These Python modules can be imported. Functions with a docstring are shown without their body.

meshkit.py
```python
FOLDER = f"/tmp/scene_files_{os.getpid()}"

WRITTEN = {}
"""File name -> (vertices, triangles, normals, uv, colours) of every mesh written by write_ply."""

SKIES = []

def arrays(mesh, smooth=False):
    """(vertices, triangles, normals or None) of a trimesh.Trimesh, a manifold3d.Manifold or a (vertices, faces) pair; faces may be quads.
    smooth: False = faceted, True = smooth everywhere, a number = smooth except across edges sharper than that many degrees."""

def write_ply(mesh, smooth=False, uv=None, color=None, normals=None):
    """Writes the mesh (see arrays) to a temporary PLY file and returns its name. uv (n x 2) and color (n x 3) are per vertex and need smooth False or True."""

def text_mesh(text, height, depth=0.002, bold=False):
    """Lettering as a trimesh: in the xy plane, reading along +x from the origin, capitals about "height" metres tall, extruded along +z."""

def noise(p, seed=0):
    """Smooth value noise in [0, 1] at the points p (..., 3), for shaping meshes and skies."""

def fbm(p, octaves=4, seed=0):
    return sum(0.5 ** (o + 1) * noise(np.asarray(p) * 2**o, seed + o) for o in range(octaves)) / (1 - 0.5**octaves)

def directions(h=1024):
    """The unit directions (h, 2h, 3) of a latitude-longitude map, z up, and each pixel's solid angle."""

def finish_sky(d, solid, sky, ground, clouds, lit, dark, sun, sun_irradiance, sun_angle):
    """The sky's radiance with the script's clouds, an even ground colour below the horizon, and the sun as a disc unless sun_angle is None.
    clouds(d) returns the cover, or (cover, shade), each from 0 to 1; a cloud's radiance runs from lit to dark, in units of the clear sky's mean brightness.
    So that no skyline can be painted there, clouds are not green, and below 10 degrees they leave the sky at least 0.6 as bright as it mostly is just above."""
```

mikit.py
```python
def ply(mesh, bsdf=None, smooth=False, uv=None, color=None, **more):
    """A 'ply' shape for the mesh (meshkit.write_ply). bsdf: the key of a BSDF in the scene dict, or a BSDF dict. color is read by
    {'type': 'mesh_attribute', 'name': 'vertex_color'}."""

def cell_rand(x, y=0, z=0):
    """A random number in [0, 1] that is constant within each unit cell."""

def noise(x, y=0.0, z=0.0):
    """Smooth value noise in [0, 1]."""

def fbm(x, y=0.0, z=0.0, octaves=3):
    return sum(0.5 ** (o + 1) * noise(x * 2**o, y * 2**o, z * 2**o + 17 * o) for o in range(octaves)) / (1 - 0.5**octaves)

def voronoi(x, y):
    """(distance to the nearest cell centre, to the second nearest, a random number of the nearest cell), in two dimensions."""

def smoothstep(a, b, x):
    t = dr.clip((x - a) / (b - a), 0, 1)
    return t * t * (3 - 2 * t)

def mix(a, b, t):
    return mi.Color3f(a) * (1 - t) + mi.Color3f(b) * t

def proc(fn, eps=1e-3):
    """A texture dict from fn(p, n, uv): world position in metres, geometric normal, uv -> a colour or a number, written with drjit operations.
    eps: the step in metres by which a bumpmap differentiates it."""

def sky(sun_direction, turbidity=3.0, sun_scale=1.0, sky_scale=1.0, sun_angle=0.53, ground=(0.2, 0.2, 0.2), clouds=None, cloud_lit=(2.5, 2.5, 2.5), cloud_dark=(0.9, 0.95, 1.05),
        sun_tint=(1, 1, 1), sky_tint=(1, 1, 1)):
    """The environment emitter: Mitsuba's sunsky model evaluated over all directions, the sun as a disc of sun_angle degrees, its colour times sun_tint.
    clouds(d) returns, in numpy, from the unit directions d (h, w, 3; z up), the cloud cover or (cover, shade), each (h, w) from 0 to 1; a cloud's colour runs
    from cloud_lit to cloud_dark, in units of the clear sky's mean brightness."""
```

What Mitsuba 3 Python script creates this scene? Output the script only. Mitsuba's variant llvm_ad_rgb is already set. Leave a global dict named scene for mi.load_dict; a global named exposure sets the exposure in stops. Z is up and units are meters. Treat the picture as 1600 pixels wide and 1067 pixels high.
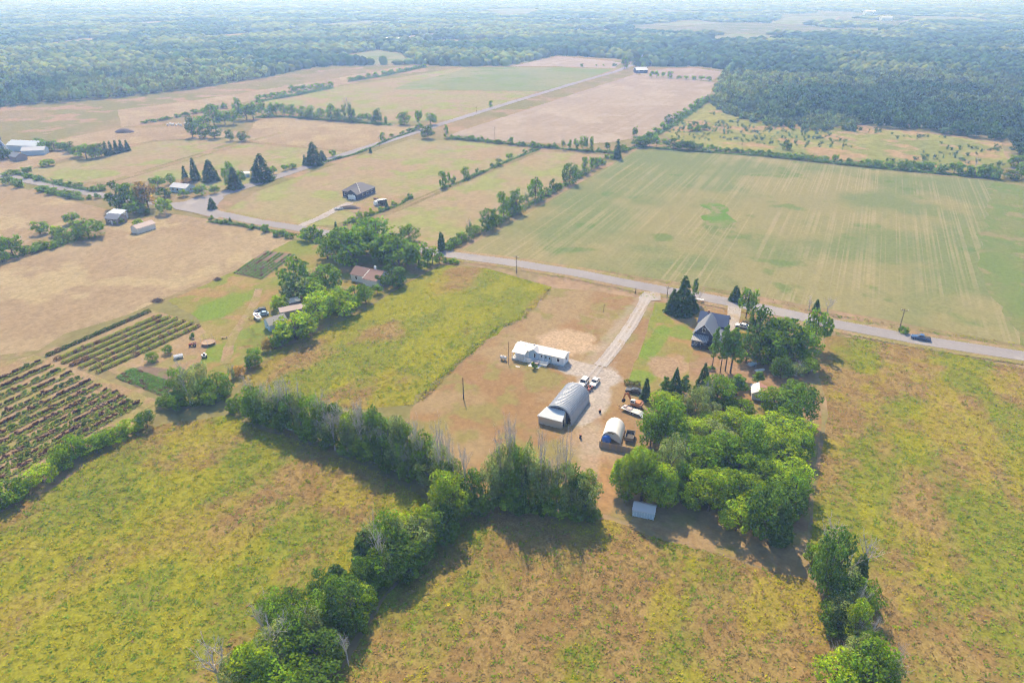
import math, random
import numpy as np, trimesh, shapely, manifold3d as m3
import drjit as dr, mitsuba as mi
import mikit, meshkit
from mikit import noise, fbm, voronoi, cell_rand, smoothstep, mix

T = mi.ScalarTransform4f
# ------------------------------------------------------------------ camera, sky, exposure
EYE = 100.0
PITCH = math.atan(548.5 / 1085.0)
scene, labels = {}, {}
scene['camera'] = {'type': 'perspective', 'fov': math.degrees(2 * math.atan(800 / 1085.0)), 'fov_axis': 'x', 'near_clip': 1.0, 'far_clip': 40000.0,
                   'to_world': T().look_at(origin=[0, 0, EYE], target=[0, math.cos(PITCH), EYE - math.sin(PITCH)], up=[0, 0, 1]),
                   'medium': {'type': 'ref', 'id': 'air'}}
scene['sky_light'] = mikit.sky([-0.13, 0.655, 0.745], turbidity=4.0, sun_scale=0.86, sky_scale=1.25, sun_tint=(1.04, 1.0, 0.90))
exposure = 2.32
scene['air'] = {'type': 'homogeneous', 'albedo': {'type': 'rgb', 'value': [0.82, 0.91, 0.99]}, 'sigma_t': {'type': 'rgb', 'value': [0.000180, 0.000270, 0.00050]}, 'phase': {'type': 'hg', 'g': 0.25}}
scene['haze'] = {'type': 'cube', 'to_world': T().translate([0, 3000, 51.5]).scale([14000, 14000, 53.0]),
                 'bsdf': {'type': 'null'}, 'interior': {'type': 'ref', 'id': 'air'}}
labels['haze'] = {'kind': 'stuff', 'label': 'pale summer haze over the far woods and fields', 'category': 'haze'}

# ------------------------------------------------------------------ helpers
TH = math.radians(64.0)                     # the fields' long direction
CA, SA = math.cos(TH), math.sin(TH)
rng = np.random.default_rng(7)
counts = {}

def numbered(name):
    n = counts.get(name, 0)
    counts[name] = n + 1
    return name if n == 0 else f'{name}_{n:03d}'

def tag(key, label=None, cat=None, group=None, kind=None):
    d = labels.setdefault(key, {})
    for k, v in (('label', label), ('category', cat), ('group', group), ('kind', kind)):
        if v: d[k] = v

def rgb(*c): return {'type': 'rgb', 'value': list(c)}

def mat(name, c, rough=0.6, metal=0.0, **k):
    scene['m_' + name] = {'type': 'twosided', 'bsdf': {'type': 'principled', 'base_color': rgb(*c), 'roughness': rough, 'metallic': metal, **k}}

def texmat(name, fn, rough=0.9):
    scene['m_' + name] = {'type': 'diffuse', 'reflectance': mikit.proc(fn)}

def nf(x, y, s, seed=0.0, o=3): return fbm(x / s + seed, y / s + seed * 1.37, seed, octaves=o)

def npf(fn, x, y):
    return np.array(fn(mi.Float(np.ascontiguousarray(x, np.float32)), mi.Float(np.ascontiguousarray(y, np.float32))))

# ------------------------------------------------------------------ ground materials
def field(c1, c2, c3, big=30.0, fine=1.1, t3=(0.55, 0.7), seed=1.0, row=0.0, rsp=1.5, ang=TH, fa=0.35, r3=None):
    ca, sa = math.cos(ang), math.sin(ang)
    def fn(p, n, uv):
        x, y = p.x, p.y
        a, b = x * ca + y * sa, y * ca - x * sa
        g = smoothstep(0.32, 0.68, nf(x, y, big, seed, 4))
        c = mix(c1, c2, g)
        h = nf(x, y, big * 0.55, seed + 5, 4) + 0.10 * (noise(x / 2.3, y / 2.3, seed) - 0.5)
        c = mix(c, c3, smoothstep(t3[0], t3[1], h))
        if row:
            r = noise(b / rsp, a / 45.0, seed) * 0.6 + noise(b / (rsp * 2.7), a / 90.0, seed + 3) * 0.4
            k = smoothstep(0.45, 0.72, r) * smoothstep(0.25, 0.6, nf(x, y, 22.0, seed + 9, 3))
            c = mix(c, r3 or (c1[0] * 1.25, c1[1] * 1.25, c1[2] * 1.25), k * row)
        m = noise(x / fine, y / fine, seed) * 0.55 + noise(x / (fine * 0.37), y / (fine * 0.37), seed + 1) * 0.45
        return c * (1.0 - fa + 2 * fa * m)
    return fn

def spot(x, y, c, ax, bx_, ang=TH):
    """1 inside a worn patch about c, fading unevenly outwards"""
    ca, sa = math.cos(ang), math.sin(ang)
    u, v = (x - c[0]) * ca + (y - c[1]) * sa, (y - c[1]) * ca - (x - c[0]) * sa
    d = dr.sqrt(dr.square(u / ax) + dr.square(v / bx_)) + 0.75 * (nf(x, y, 4.0, 40.0, 4) - 0.5)
    return smoothstep(1.15, 0.75, d)
def right_bias(x, y):
    return -0.11 + 0.14 * dr.maximum(spot(x, y, (94.8, 132.3), 42, 15), spot(x, y, (115.9, 134.8), 70, 16)) + 0.1 * spot(x, y, (103.3, 186.4), 8, 8)
def left_bias(x, y):
    return 0.065 + 0.07 * spot(x, y, (-55.7, 93.6), 30, 40)
def meadow_mask(x, y, bias=0.0):
    """share of green herbs and of goldenrod in the unmown meadows (also decides which weeds stand where)"""
    if callable(bias): bias = bias(x, y)
    u, v = x * CA + y * SA, y * CA - x * SA          # the meadows were mown in long strips once
    g = smoothstep(0.36, 0.62, nf(u * 0.55, v, 13.0, 3.0, 4) + bias)
    y1 = smoothstep(0.48, 0.64, nf(u * 0.6, v, 8.0, 11.0, 4) + bias * 0.8)
    return g, y1

DRY, DRY2 = (0.288, 0.206, 0.078), (0.248, 0.166, 0.066)
GRN, GLD = (0.188, 0.222, 0.022), (0.300, 0.285, 0.022)
def meadow(bias):
    def fn(p, n, uv):
        x, y = p.x, p.y
        g, y1 = meadow_mask(x, y, bias)
        c = mix(DRY, DRY2, smoothstep(0.40, 0.66, nf(x, y, 5.0, 21.0, 4)))
        c = mix(c, GRN, g * 0.85)
        c = mix(c, GLD, y1 * 0.5)
        m = noise(x / 0.9, y / 0.9, 2) * 0.35 + noise(x / 0.28, y / 0.28, 3) * 0.65
        return c * (0.62 + 0.70 * m)
    return fn

STUB = field((0.332, 0.262, 0.158), (0.300, 0.226, 0.138), (0.355, 0.288, 0.165), 26, 1.3, seed=2.0, row=0.15, rsp=2.2, fa=0.22)
HAY = field((0.294, 0.259, 0.130), (0.318, 0.244, 0.146), (0.258, 0.276, 0.094), 30, 2.0, (0.48, 0.68), seed=4.0, row=0.16, rsp=3.0, fa=0.16)
YARD = field((0.302, 0.224, 0.119), (0.278, 0.178, 0.086), (0.246, 0.213, 0.078), 11, 0.8, (0.48, 0.66), seed=6.0, fa=0.2)
LAWN = field((0.197, 0.227, 0.046), (0.252, 0.214, 0.071), (0.302, 0.210, 0.092), 13, 0.8, (0.52, 0.66), seed=8.0, fa=0.2)
SOIL = field((0.298, 0.215, 0.122), (0.326, 0.245, 0.143), (0.265, 0.232, 0.093), 9, 0.6, (0.45, 0.62), seed=9.0, fa=0.25)
GRAVEL = field((0.412, 0.386, 0.361), (0.378, 0.344, 0.315), (0.370, 0.311, 0.235), 7, 0.45, (0.58, 0.75), seed=10.0, fa=0.18)
ROADM = field((0.311, 0.298, 0.302), (0.290, 0.277, 0.281), (0.336, 0.319, 0.311), 14, 0.5, (0.55, 0.75), seed=12.0, row=0.12, rsp=1.3, ang=math.radians(-27), fa=0.09)
BASE = field((0.265, 0.208, 0.112), (0.209, 0.196, 0.078), (0.320, 0.227, 0.142), 40, 1.8, (0.55, 0.7), seed=13.0, fa=0.2)
WET = field((0.275, 0.265, 0.080), (0.205, 0.225, 0.062), (0.330, 0.235, 0.120), 32, 3.0, (0.54, 0.68), seed=14.0, fa=0.28)
PINK = field((0.340, 0.280, 0.215), (0.317, 0.256, 0.195), (0.365, 0.306, 0.238), 60, 3.0, seed=15.0, row=0.4, rsp=3.4, fa=0.12, r3=(0.397, 0.340, 0.269))
FGRN = field((0.207, 0.238, 0.106), (0.247, 0.247, 0.122), (0.183, 0.236, 0.081), 60, 3.5, seed=16.0, row=0.1, rsp=5, fa=0.1)
def crop(p, n, uv):
    x, y = p.x, p.y
    a, b = x * CA + y * SA, y * CA - x * SA
    c = mix((0.172, 0.205, 0.080), (0.248, 0.232, 0.104), smoothstep(0.36, 0.64, nf(x, y, 38.0, 31.0, 4)))
    c = mix(c, (0.097, 0.181, 0.042), smoothstep(0.66, 0.80, nf(x, y, 17.0, 33.0, 4)) * 0.6)
    r = noise(b / 0.62, a / 110.0, 1.0) * 0.68 + noise(b / 2.0, a / 160.0, 4.0) * 0.32
    k = smoothstep(0.47, 0.70, r) * smoothstep(0.22, 0.60, nf(x, y, 34.0, 36.0, 3) + 0.16 * (noise(a / 9.0, b / 5.0, 8.0) - 0.5))
    c = mix(c, (0.386, 0.311, 0.185), k * 0.37)
    m = noise(x / 0.8, y / 0.8, 2) * 0.6 + noise(x / 0.3, y / 0.3, 3) * 0.4
    return c * (0.84 + 0.32 * m)
TRACK = field((0.435, 0.412, 0.390), (0.437, 0.403, 0.378), (0.420, 0.370, 0.311), 5, 0.4, seed=18.0, fa=0.15)
PALE = field((0.345, 0.250, 0.160), (0.320, 0.215, 0.125), (0.31, 0.23, 0.105), 6, 0.5, (0.5, 0.7), seed=19.0, fa=0.2)
APRON = field((0.36, 0.29, 0.225), (0.335, 0.25, 0.17), (0.33, 0.225, 0.125), 5, 0.5, (0.45, 0.65), seed=20.0, fa=0.2)
GPATCH = field((0.12, 0.22, 0.04), (0.19, 0.225, 0.075), (0.23, 0.22, 0.10), 9, 0.8, (0.5, 0.7), seed=22.0, fa=0.15)
FLOOR = field((0.150, 0.175, 0.070), (0.190, 0.195, 0.085), (0.23, 0.20, 0.11), 60, 4, (0.55, 0.7), seed=24.0, fa=0.2)
GSTRIP = field((0.150, 0.205, 0.062), (0.185, 0.205, 0.075), (0.23, 0.21, 0.10), 14, 0.9, (0.55, 0.72), seed=25.0, row=0.15, rsp=1.2, fa=0.15)
PLOT = field((0.197, 0.147, 0.113), (0.227, 0.168, 0.126), (0.168, 0.168, 0.076), 6, 0.5, seed=17.0, row=0.3, rsp=0.8, fa=0.2)
_YARD, _LAWN = YARD, LAWN
def trail(x, y, a, b, w):
    ex, ey = b[0] - a[0], b[1] - a[1]
    t = dr.clip(((x - a[0]) * ex + (y - a[1]) * ey) / (ex * ex + ey * ey), 0, 1)
    d = dr.sqrt(dr.square(x - a[0] - t * ex) + dr.square(y - a[1] - t * ey)) / w + 0.8 * (nf(x, y, 3.0, 44.0, 4) - 0.5)
    return smoothstep(1.2, 0.5, d)
def YARD(p, n, uv):
    x, y = p.x, p.y
    c = _YARD(p, n, uv)
    m = 0.8 + 0.4 * noise(x / 0.5, y / 0.5, 5)
    for q, ax, bx_, col, k in (((17.9, 197.1), 8.5, 10, (0.420, 0.315, 0.205), 1.0), ((63.1, 178.4), 8, 12, (0.30, 0.20, 0.13), 0.8), ((78.2, 178.4), 9, 12, (0.30, 0.20, 0.13), 0.8), ((20.7, 142.7), 9, 7, (0.36, 0.27, 0.18), 0.6), ((15.0, 123.0), 14, 8, (0.34, 0.20, 0.10), 0.7)):
        c = mix(c, mi.Color3f(*col) * m, spot(x, y, q, ax, bx_) * k)
    g = dr.maximum(dr.maximum(dr.maximum(spot(x, y, (24.1, 171.0), 13, 5.5), 0.9 * spot(x, y, (21.8, 160.0), 13, 4.2)), spot(x, y, (19.9, 180.3), 4.5, 9.5)), 0.3 * trail(x, y, (21.1, 154.3), (17.5, 129.9), 3.0))
    g = dr.maximum(g, 0.35 * trail(x, y, (23.7, 180.3), (49.0, 233.3), 4.0))
    return mix(c, mi.Color3f(0.405, 0.365, 0.325) * m, g * 0.95)
def LAWN(p, n, uv):
    c = _LAWN(p, n, uv)
    m = 0.8 + 0.4 * noise(p.x / 0.5, p.y / 0.5, 5)
    for q, ax, bx_ in (((45.8, 197.1), 17, 3.0), ((54.9, 204.1), 5, 6), ((37.4, 174.6), 5, 5), ((-83.5, 206.5), 9, 6), ((-103.0, 224.7), 16, 7), ((-91.9, 189.7), 7, 7)):
        c = mix(c, mi.Color3f(0.150, 0.245, 0.032) * m, spot(p.x, p.y, q, ax, bx_) * 0.7)
    c = mix(c, mi.Color3f(0.335, 0.235, 0.15) * m, spot(p.x, p.y, (46.7, 181.1), 8, 7) * 0.9)
    for q, ax, bx_ in (((-103.8, 201.7), 10, 9), ((-100.7, 255.6), 14, 5)): c = mix(c, mi.Color3f(0.31, 0.235, 0.10) * m, spot(p.x, p.y, q, ax, bx_) * 0.6)
    return c
for nm, fn in dict(plot=PLOT, greenstrip=GSTRIP, floor=FLOOR, greenpatch=GPATCH, track=TRACK, stubble=STUB, hay=HAY, yard=YARD, lawn=LAWN, soil=SOIL, gravel=GRAVEL, asphalt=ROADM, base=BASE, wet=WET, pink=PINK, fargreen=FGRN, crop=crop, meadow=meadow(left_bias), meadow_dry=meadow(-0.15), meadow_right=meadow(right_bias)).items():
    texmat(nm, fn)

# ------------------------------------------------------------------ ground sheets
def sheet(name, poly, z, m, edge=0.0, step=3.0, seed=0):
    """a flat sheet of ground with an uneven outline"""
    g = poly if hasattr(poly, 'geom_type') else shapely.Polygon(poly).buffer(0)
    if edge:
        r = np.array(g.segmentize(step).exterior.coords)[:-1]
        q = np.c_[r / (step * 1.7), np.full(len(r), seed)]
        r = r + edge * 2 * np.c_[meshkit.fbm(q, 3, seed) - 0.5, meshkit.fbm(q, 3, seed + 9) - 0.5]
        g = shapely.Polygon(r).buffer(0)
    gs = [h for h in getattr(g, 'geoms', [g]) if h.area > 1]
    ms = []
    for h in gs:
        v, f = trimesh.creation.triangulate_polygon(h, engine='earcut')
        n = np.cross(np.c_[v[f[:, 1]] - v[f[:, 0]], np.zeros(len(f))], np.c_[v[f[:, 2]] - v[f[:, 0]], np.zeros(len(f))])[:, 2]
        f = np.where((n < 0)[:, None], f[:, ::-1], f)
        ms.append(trimesh.Trimesh(np.c_[v, np.full(len(v), z)], f, process=False))
    key = numbered(name)
    scene[key] = mikit.ply(trimesh.util.concatenate(ms), 'm_' + m)
    tag(key, kind='structure')
    return g

def band(pts, w): return shapely.LineString(pts).buffer(w / 2, cap_style='flat', join_style='round')

g = np.linspace(-1, 1, 25)
gx, gy = np.meshgrid(g * 14000, g * 14000 + 3000 - 0)
idx = np.arange(625).reshape(25, 25)
qf = np.stack([idx[:-1, :-1], idx[:-1, 1:], idx[1:, 1:], idx[1:, :-1]], -1).reshape(-1, 4)
scene['ground'] = mikit.ply((np.c_[gx.ravel() * 0.99, gy.ravel() * 0.99, np.zeros(625)], qf), 'm_base')
tag('ground', kind='structure')

FIELDS = {}
def fld(name, pts, m, z=0.02, edge=0.6, step=4.0):
    FIELDS[len(FIELDS)] = sheet(name, pts, z + 0.003 * len(FIELDS), m, edge, step, len(FIELDS))
    return FIELDS[len(FIELDS) - 1]

fld('stubble_field', [(-218.9, 266.3), (-213.2, 281.7), (-208.3, 291.7), (-196.7, 296.1), (-193.9, 320.6), (-179.9, 333.2), (-173.2, 340.9), (-139.7, 326.8), (-101.3, 301.5), (-95.9, 294.3), (-110.8, 264.1), (-127.1, 231.5), (-132.6, 218.1), (-146.1, 203.1), (-147.3, 191.4), (-167.6, 186.4)], 'stubble')
fld('brown_pasture', [(-326.7, 411.2), (-296.8, 400.5), (-263.2, 381.9), (-225.4, 358.5), (-202.0, 344.3), (-199.5, 322.7), (-204.8, 305.1), (-215.5, 298.8), (-215.0, 276.1), (-226.7, 270.0)], 'stubble')
fld('hay_field', [(-145.7, 343.2), (-142.3, 381.9), (-124.9, 424.1), (-76.9, 534.1), (-47.9, 531.6), (19.0, 498.8), (-2.1, 463.5), (-61.8, 348.9), (-76.2, 335.4), (-85.5, 320.6), (-100.5, 319.6), (-118.3, 327.9)], 'hay')
fld('hay_strip', [(-30.9, 290.9), (-38.5, 284.2), (-73.3, 320.6), (-59.7, 339.8), (18.6, 487.9), (54.9, 483.7), (61.9, 475.4), (30.2, 408.1), (-9.2, 322.7)], 'hay')
fld('crop_field', [(-22.1, 285.0), (-8.8, 307.9), (90.7, 501.0), (128.4, 487.9), (163.8, 473.4), (237.6, 430.8), (293.1, 400.5), (320.1, 381.9), (200.4, 171.0), (161.2, 194.5), (138.2, 207.9), (108.7, 224.7), (72.6, 243.7), (26.0, 265.5)], 'crop', edge=0.8)
fld('meadow', [(-28.7, 267.0), (-10.3, 263.3), (15.0, 243.0), (10.5, 232.7), (8.6, 224.7), (4.9, 222.4), (3.3, 214.0), (-2.2, 210.9), (-4.6, 202.2), (-8.8, 198.5), (-11.5, 190.6), (-16.4, 186.4), (-18.7, 176.9), (-22.4, 173.1), (-23.6, 166.7), (-26.6, 165.3), (-26.8, 160.0), (-41.1, 157.4), (-63.5, 164.0), (-76.0, 166.7), (-74.7, 182.3), (-72.0, 192.7), (-53.3, 219.2), (-39.4, 248.8)], 'meadow', z=0.03, edge=0.4)
fld('yard', [(14.9, 242.4), (31.0, 239.3), (46.6, 232.7), (51.3, 230.3), (65.9, 225.8), (95.7, 214.0), (99.7, 199.4), (83.0, 157.4), (68.0, 125.2), (60.5, 108.8), (53.0, 97.5), (49.5, 100.0), (44.2, 103.0), (33.7, 106.9), (26.8, 112.6), (17.9, 116.6), (-5.5, 116.6), (-15.3, 118.7), (-23.1, 125.2), (-27.4, 157.4), (-18.7, 176.9), (-8.8, 198.5), (3.3, 214.0), (10.5, 232.7)], 'yard', edge=0.5)
fld('meadow', [(-122.9, 105.1), (-109.7, 116.2), (-103.4, 124.1), (-98.6, 136.8), (-90.8, 150.1), (-74.4, 154.9), (-65.6, 148.9), (-52.4, 142.7), (-36.4, 133.8), (-21.4, 123.0), (-15.1, 116.6), (-17.9, 105.1), (-23.7, 93.6), (-28.4, 82.4), (-31.6, 69.5), (-93.1, 67.4)], 'meadow', z=0.02)
fld('meadow', [(-13.5, 113.6), (-8.2, 116.6), (-2.8, 117.4), (13.6, 115.0), (21.0, 114.2), (31.2, 107.7), (43.0, 103.0), (50.5, 99.1), (56.3, 97.5), (57.5, 89.2), (57.4, 78.6), (56.3, 65.4), (-33.4, 65.4), (-27.3, 79.8), (-23.6, 92.8), (-17.7, 103.4)], 'meadow_dry', z=0.02)
fld('meadow', [(102.1, 202.7), (130.1, 192.7), (151.4, 179.6), (188.2, 157.4), (104.9, 65.4), (57.2, 65.4), (58.4, 79.8), (58.1, 93.6), (58.5, 103.4), (68.7, 125.2), (83.4, 154.3), (90.4, 178.4)], 'meadow_right', z=0.02)
fld('farmhouse_lawn', [(51.5, 229.2), (65.6, 224.7), (61.6, 194.9), (56.7, 191.4), (49.2, 171.0), (36.8, 167.4), (33.4, 172.4), (39.7, 190.6)], 'lawn', edge=0.8)
fld('farmstead_lawn', [(-99.5, 297.0), (-89.8, 301.5), (-43.7, 281.7), (-29.1, 271.5), (-39.6, 250.2), (-54.1, 218.1), (-72.0, 192.7), (-76.5, 171.0), (-85.5, 157.4), (-98.0, 171.0), (-102.6, 204.1), (-106.2, 214.0), (-124.3, 230.3), (-109.5, 262.6)], 'lawn', edge=0.8)
fld('orchard_soil', [(-143.3, 188.0), (-126.6, 222.4), (-104.6, 209.9), (-96.6, 199.4), (-92.6, 174.6), (-93.1, 162.3), (-121.5, 180.3), (-131.8, 178.4)], 'soil', edge=0.5)
fld('orchard_soil', [(-171.3, 171.0), (-148.6, 187.2), (-138.4, 181.5), (-92.9, 159.4), (-97.6, 148.9), (-103.4, 140.0), (-109.1, 128.7), (-121.8, 106.9)], 'soil', edge=0.5)
# farther fields
fld('far_field', [(-49.4, 549.6), (-21.7, 607.6), (161.3, 981.5), (247.4, 895.5), (199.2, 746.1), (137.7, 614.0), (104.6, 549.6), (75.6, 524.3), (48.8, 514.7), (0.0, 524.3)], 'pink', edge=1.5, step=12)
fld('far_field', [(-204.4, 549.6), (-218.6, 614.0), (-199.1, 641.0), (-107.2, 601.3), (-78.9, 589.0), (-79.7, 554.9), (-113.8, 492.2), (-196.2, 524.3)], 'stubble', edge=1.2, step=8)
fld('far_field', [(-300.9, 430.8), (-274.5, 496.5), (-264.8, 524.3), (-239.4, 531.6), (-201.8, 539.2), (-236.1, 405.1), (-264.3, 402.0)], 'hay', edge=1.2, step=8)
fld('far_field', [(-231.5, 402.0), (-194.6, 519.4), (-115.2, 487.9), (-124.7, 463.5), (-150.4, 406.6), (-165.6, 377.8), (-189.9, 411.2)], 'hay', edge=1.2, step=8)
fld('far_field', [(-367.9, 677.9), (-323.8, 736.9), (-236.7, 908.8), (-166.7, 1075.3), (-135.2, 1123.8), (-188.1, 902.1), (-216.9, 828.3), (-258.8, 746.1), (-281.7, 702.1), (-293.3, 662.7), (-308.5, 607.6), (-320.0, 583.1)], 'stubble', edge=3, step=20)
fld('far_field', [(-252.6, 736.9), (-206.4, 845.7), (-147.2, 943.8), (-74.1, 1075.3), (0.0, 1066.1), (-114.9, 822.7), (-71.4, 817.1), (28.2, 806.2), (-44.6, 627.2), (-108.3, 607.6), (-135.1, 634.0), (-211.2, 662.7)], 'hay', edge=2, step=20)
fld('far_field', [(-134.5, 828.3), (-123.6, 889.0), (-56.0, 1084.7), (64.8, 1075.3), (142.8, 1048.1), (59.0, 845.7), (25.5, 811.7)], 'fargreen', edge=2, step=20)
fld('far_field', [(0.0, 1094.2), (76.2, 1272.1), (120.4, 1222.6), (170.6, 1155.0), (147.0, 1066.1), (65.9, 1094.2)], 'pink', edge=3, step=25)
fld('far_field', [(175.1, 1013.7), (218.6, 1057.0), (266.4, 1066.1), (291.9, 1005.5), (246.2, 908.8), (217.7, 929.5), (168.5, 973.7)], 'pink', edge=3, step=20)
fld('far_field', [(-298.8, 1246.9), (-250.3, 1398.7), (-198.1, 1325.5), (-157.3, 1144.4), (-222.2, 1123.8)], 'fargreen', edge=3, step=25)
fld('far_field', [(-351.0, 1590.8), (-283.9, 1765.8), (-197.7, 1952.8), (-133.8, 1982.7), (-168.8, 1815.6), (-249.0, 1631.3), (-309.1, 1515.3)], 'pink', edge=3, step=25)
fld('far_field', [(448.2, 1765.8), (576.7, 1952.8), (669.2, 1841.5), (567.2, 1631.3), (432.0, 1590.8)], 'fargreen', edge=3, step=25)
fld('far_field', [(878.8, 2620.6), (1202.5, 3272.1), (1393.8, 3272.1), (1098.5, 2620.6), (913.0, 2472.2)], 'fargreen', edge=3, step=25)
fld('far_field', [(1435.7, 2787.5), (1749.1, 3272.1), (1920.9, 3193.0), (1715.1, 2729.6), (1494.0, 2620.6)], 'fargreen', edge=3, step=25)
for q_ in ([(-210.9, 1552.1), (-143.7, 1696.0), (-29.1, 1718.6), (0.0, 1610.8), (-127.3, 1497.5)], [(155.1, 2045.3), (293.9, 2182.7), (397.6, 2146.7), (334.5, 1982.7), (194.9, 1923.8)], [(-747.0, 1765.8), (-702.4, 1982.7), (-594.2, 2013.5), (-575.8, 1841.5), (-652.5, 1673.9)], [(758.5, 2045.3), (987.6, 2258.4), (1158.5, 2258.4), (1017.1, 2045.3), (779.5, 1923.8)],
           [(-975.5, 1552.1), (-986.1, 1765.8), (-896.4, 1765.8), (-860.9, 1610.8), (-874.3, 1446.5)], [(-651.9, 2426.3), (-513.6, 2787.5), (-358.6, 2674.0), (-400.2, 2382.1), (-541.6, 2219.9)], [(46.7, 2787.5), (305.6, 3045.5), (381.5, 2847.9), (175.8, 2620.6)], [(465.1, 2519.8), (653.6, 2787.5), (703.1, 2620.6), (520.2, 2382.1)], [(-1324.2, 2426.3), (-1260.6, 2787.5), (-1098.5, 2620.6), (-1140.2, 2339.4)]):
    fld('far_field', q_, 'fargreen' if len(FIELDS) % 2 else 'hay', edge=8, step=30)
fld('wet_meadow', [(117.7, 571.5), (162.6, 655.3), (198.5, 727.9), (207.7, 614.0), (260.6, 583.1), (315.8, 568.7), (358.7, 519.4), (315.5, 441.2), (293.0, 430.8), (245.4, 446.6), (201.0, 469.4), (168.3, 487.9), (119.9, 510.1)], 'wet', edge=2, step=10)
fld('far_pasture', [(-363.6, 463.5), (-351.5, 483.7), (-323.1, 583.1), (-260.6, 583.1), (-210.4, 565.9), (-203.6, 544.3), (-267.0, 529.1), (-290.2, 492.2), (-303.1, 434.2), (-326.7, 411.2)], 'stubble', edge=2, step=12)
fld('crop_strip', [(279.4, 403.5), (308.6, 396.1), (320.1, 381.9), (200.4, 171.0), (161.5, 194.9), (172.0, 224.7), (182.2, 248.8), (196.6, 277.7), (227.2, 322.7)], 'greenstrip', edge=3, step=6)
fld('weedy_patch', [(97.7, 356.1), (105.9, 362.3), (112.4, 353.7), (105.9, 342.0), (109.2, 328.9), (100.3, 316.6), (92.6, 318.6), (94.7, 333.2), (100.7, 342.0)], 'greenpatch', edge=4, step=4)

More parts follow.
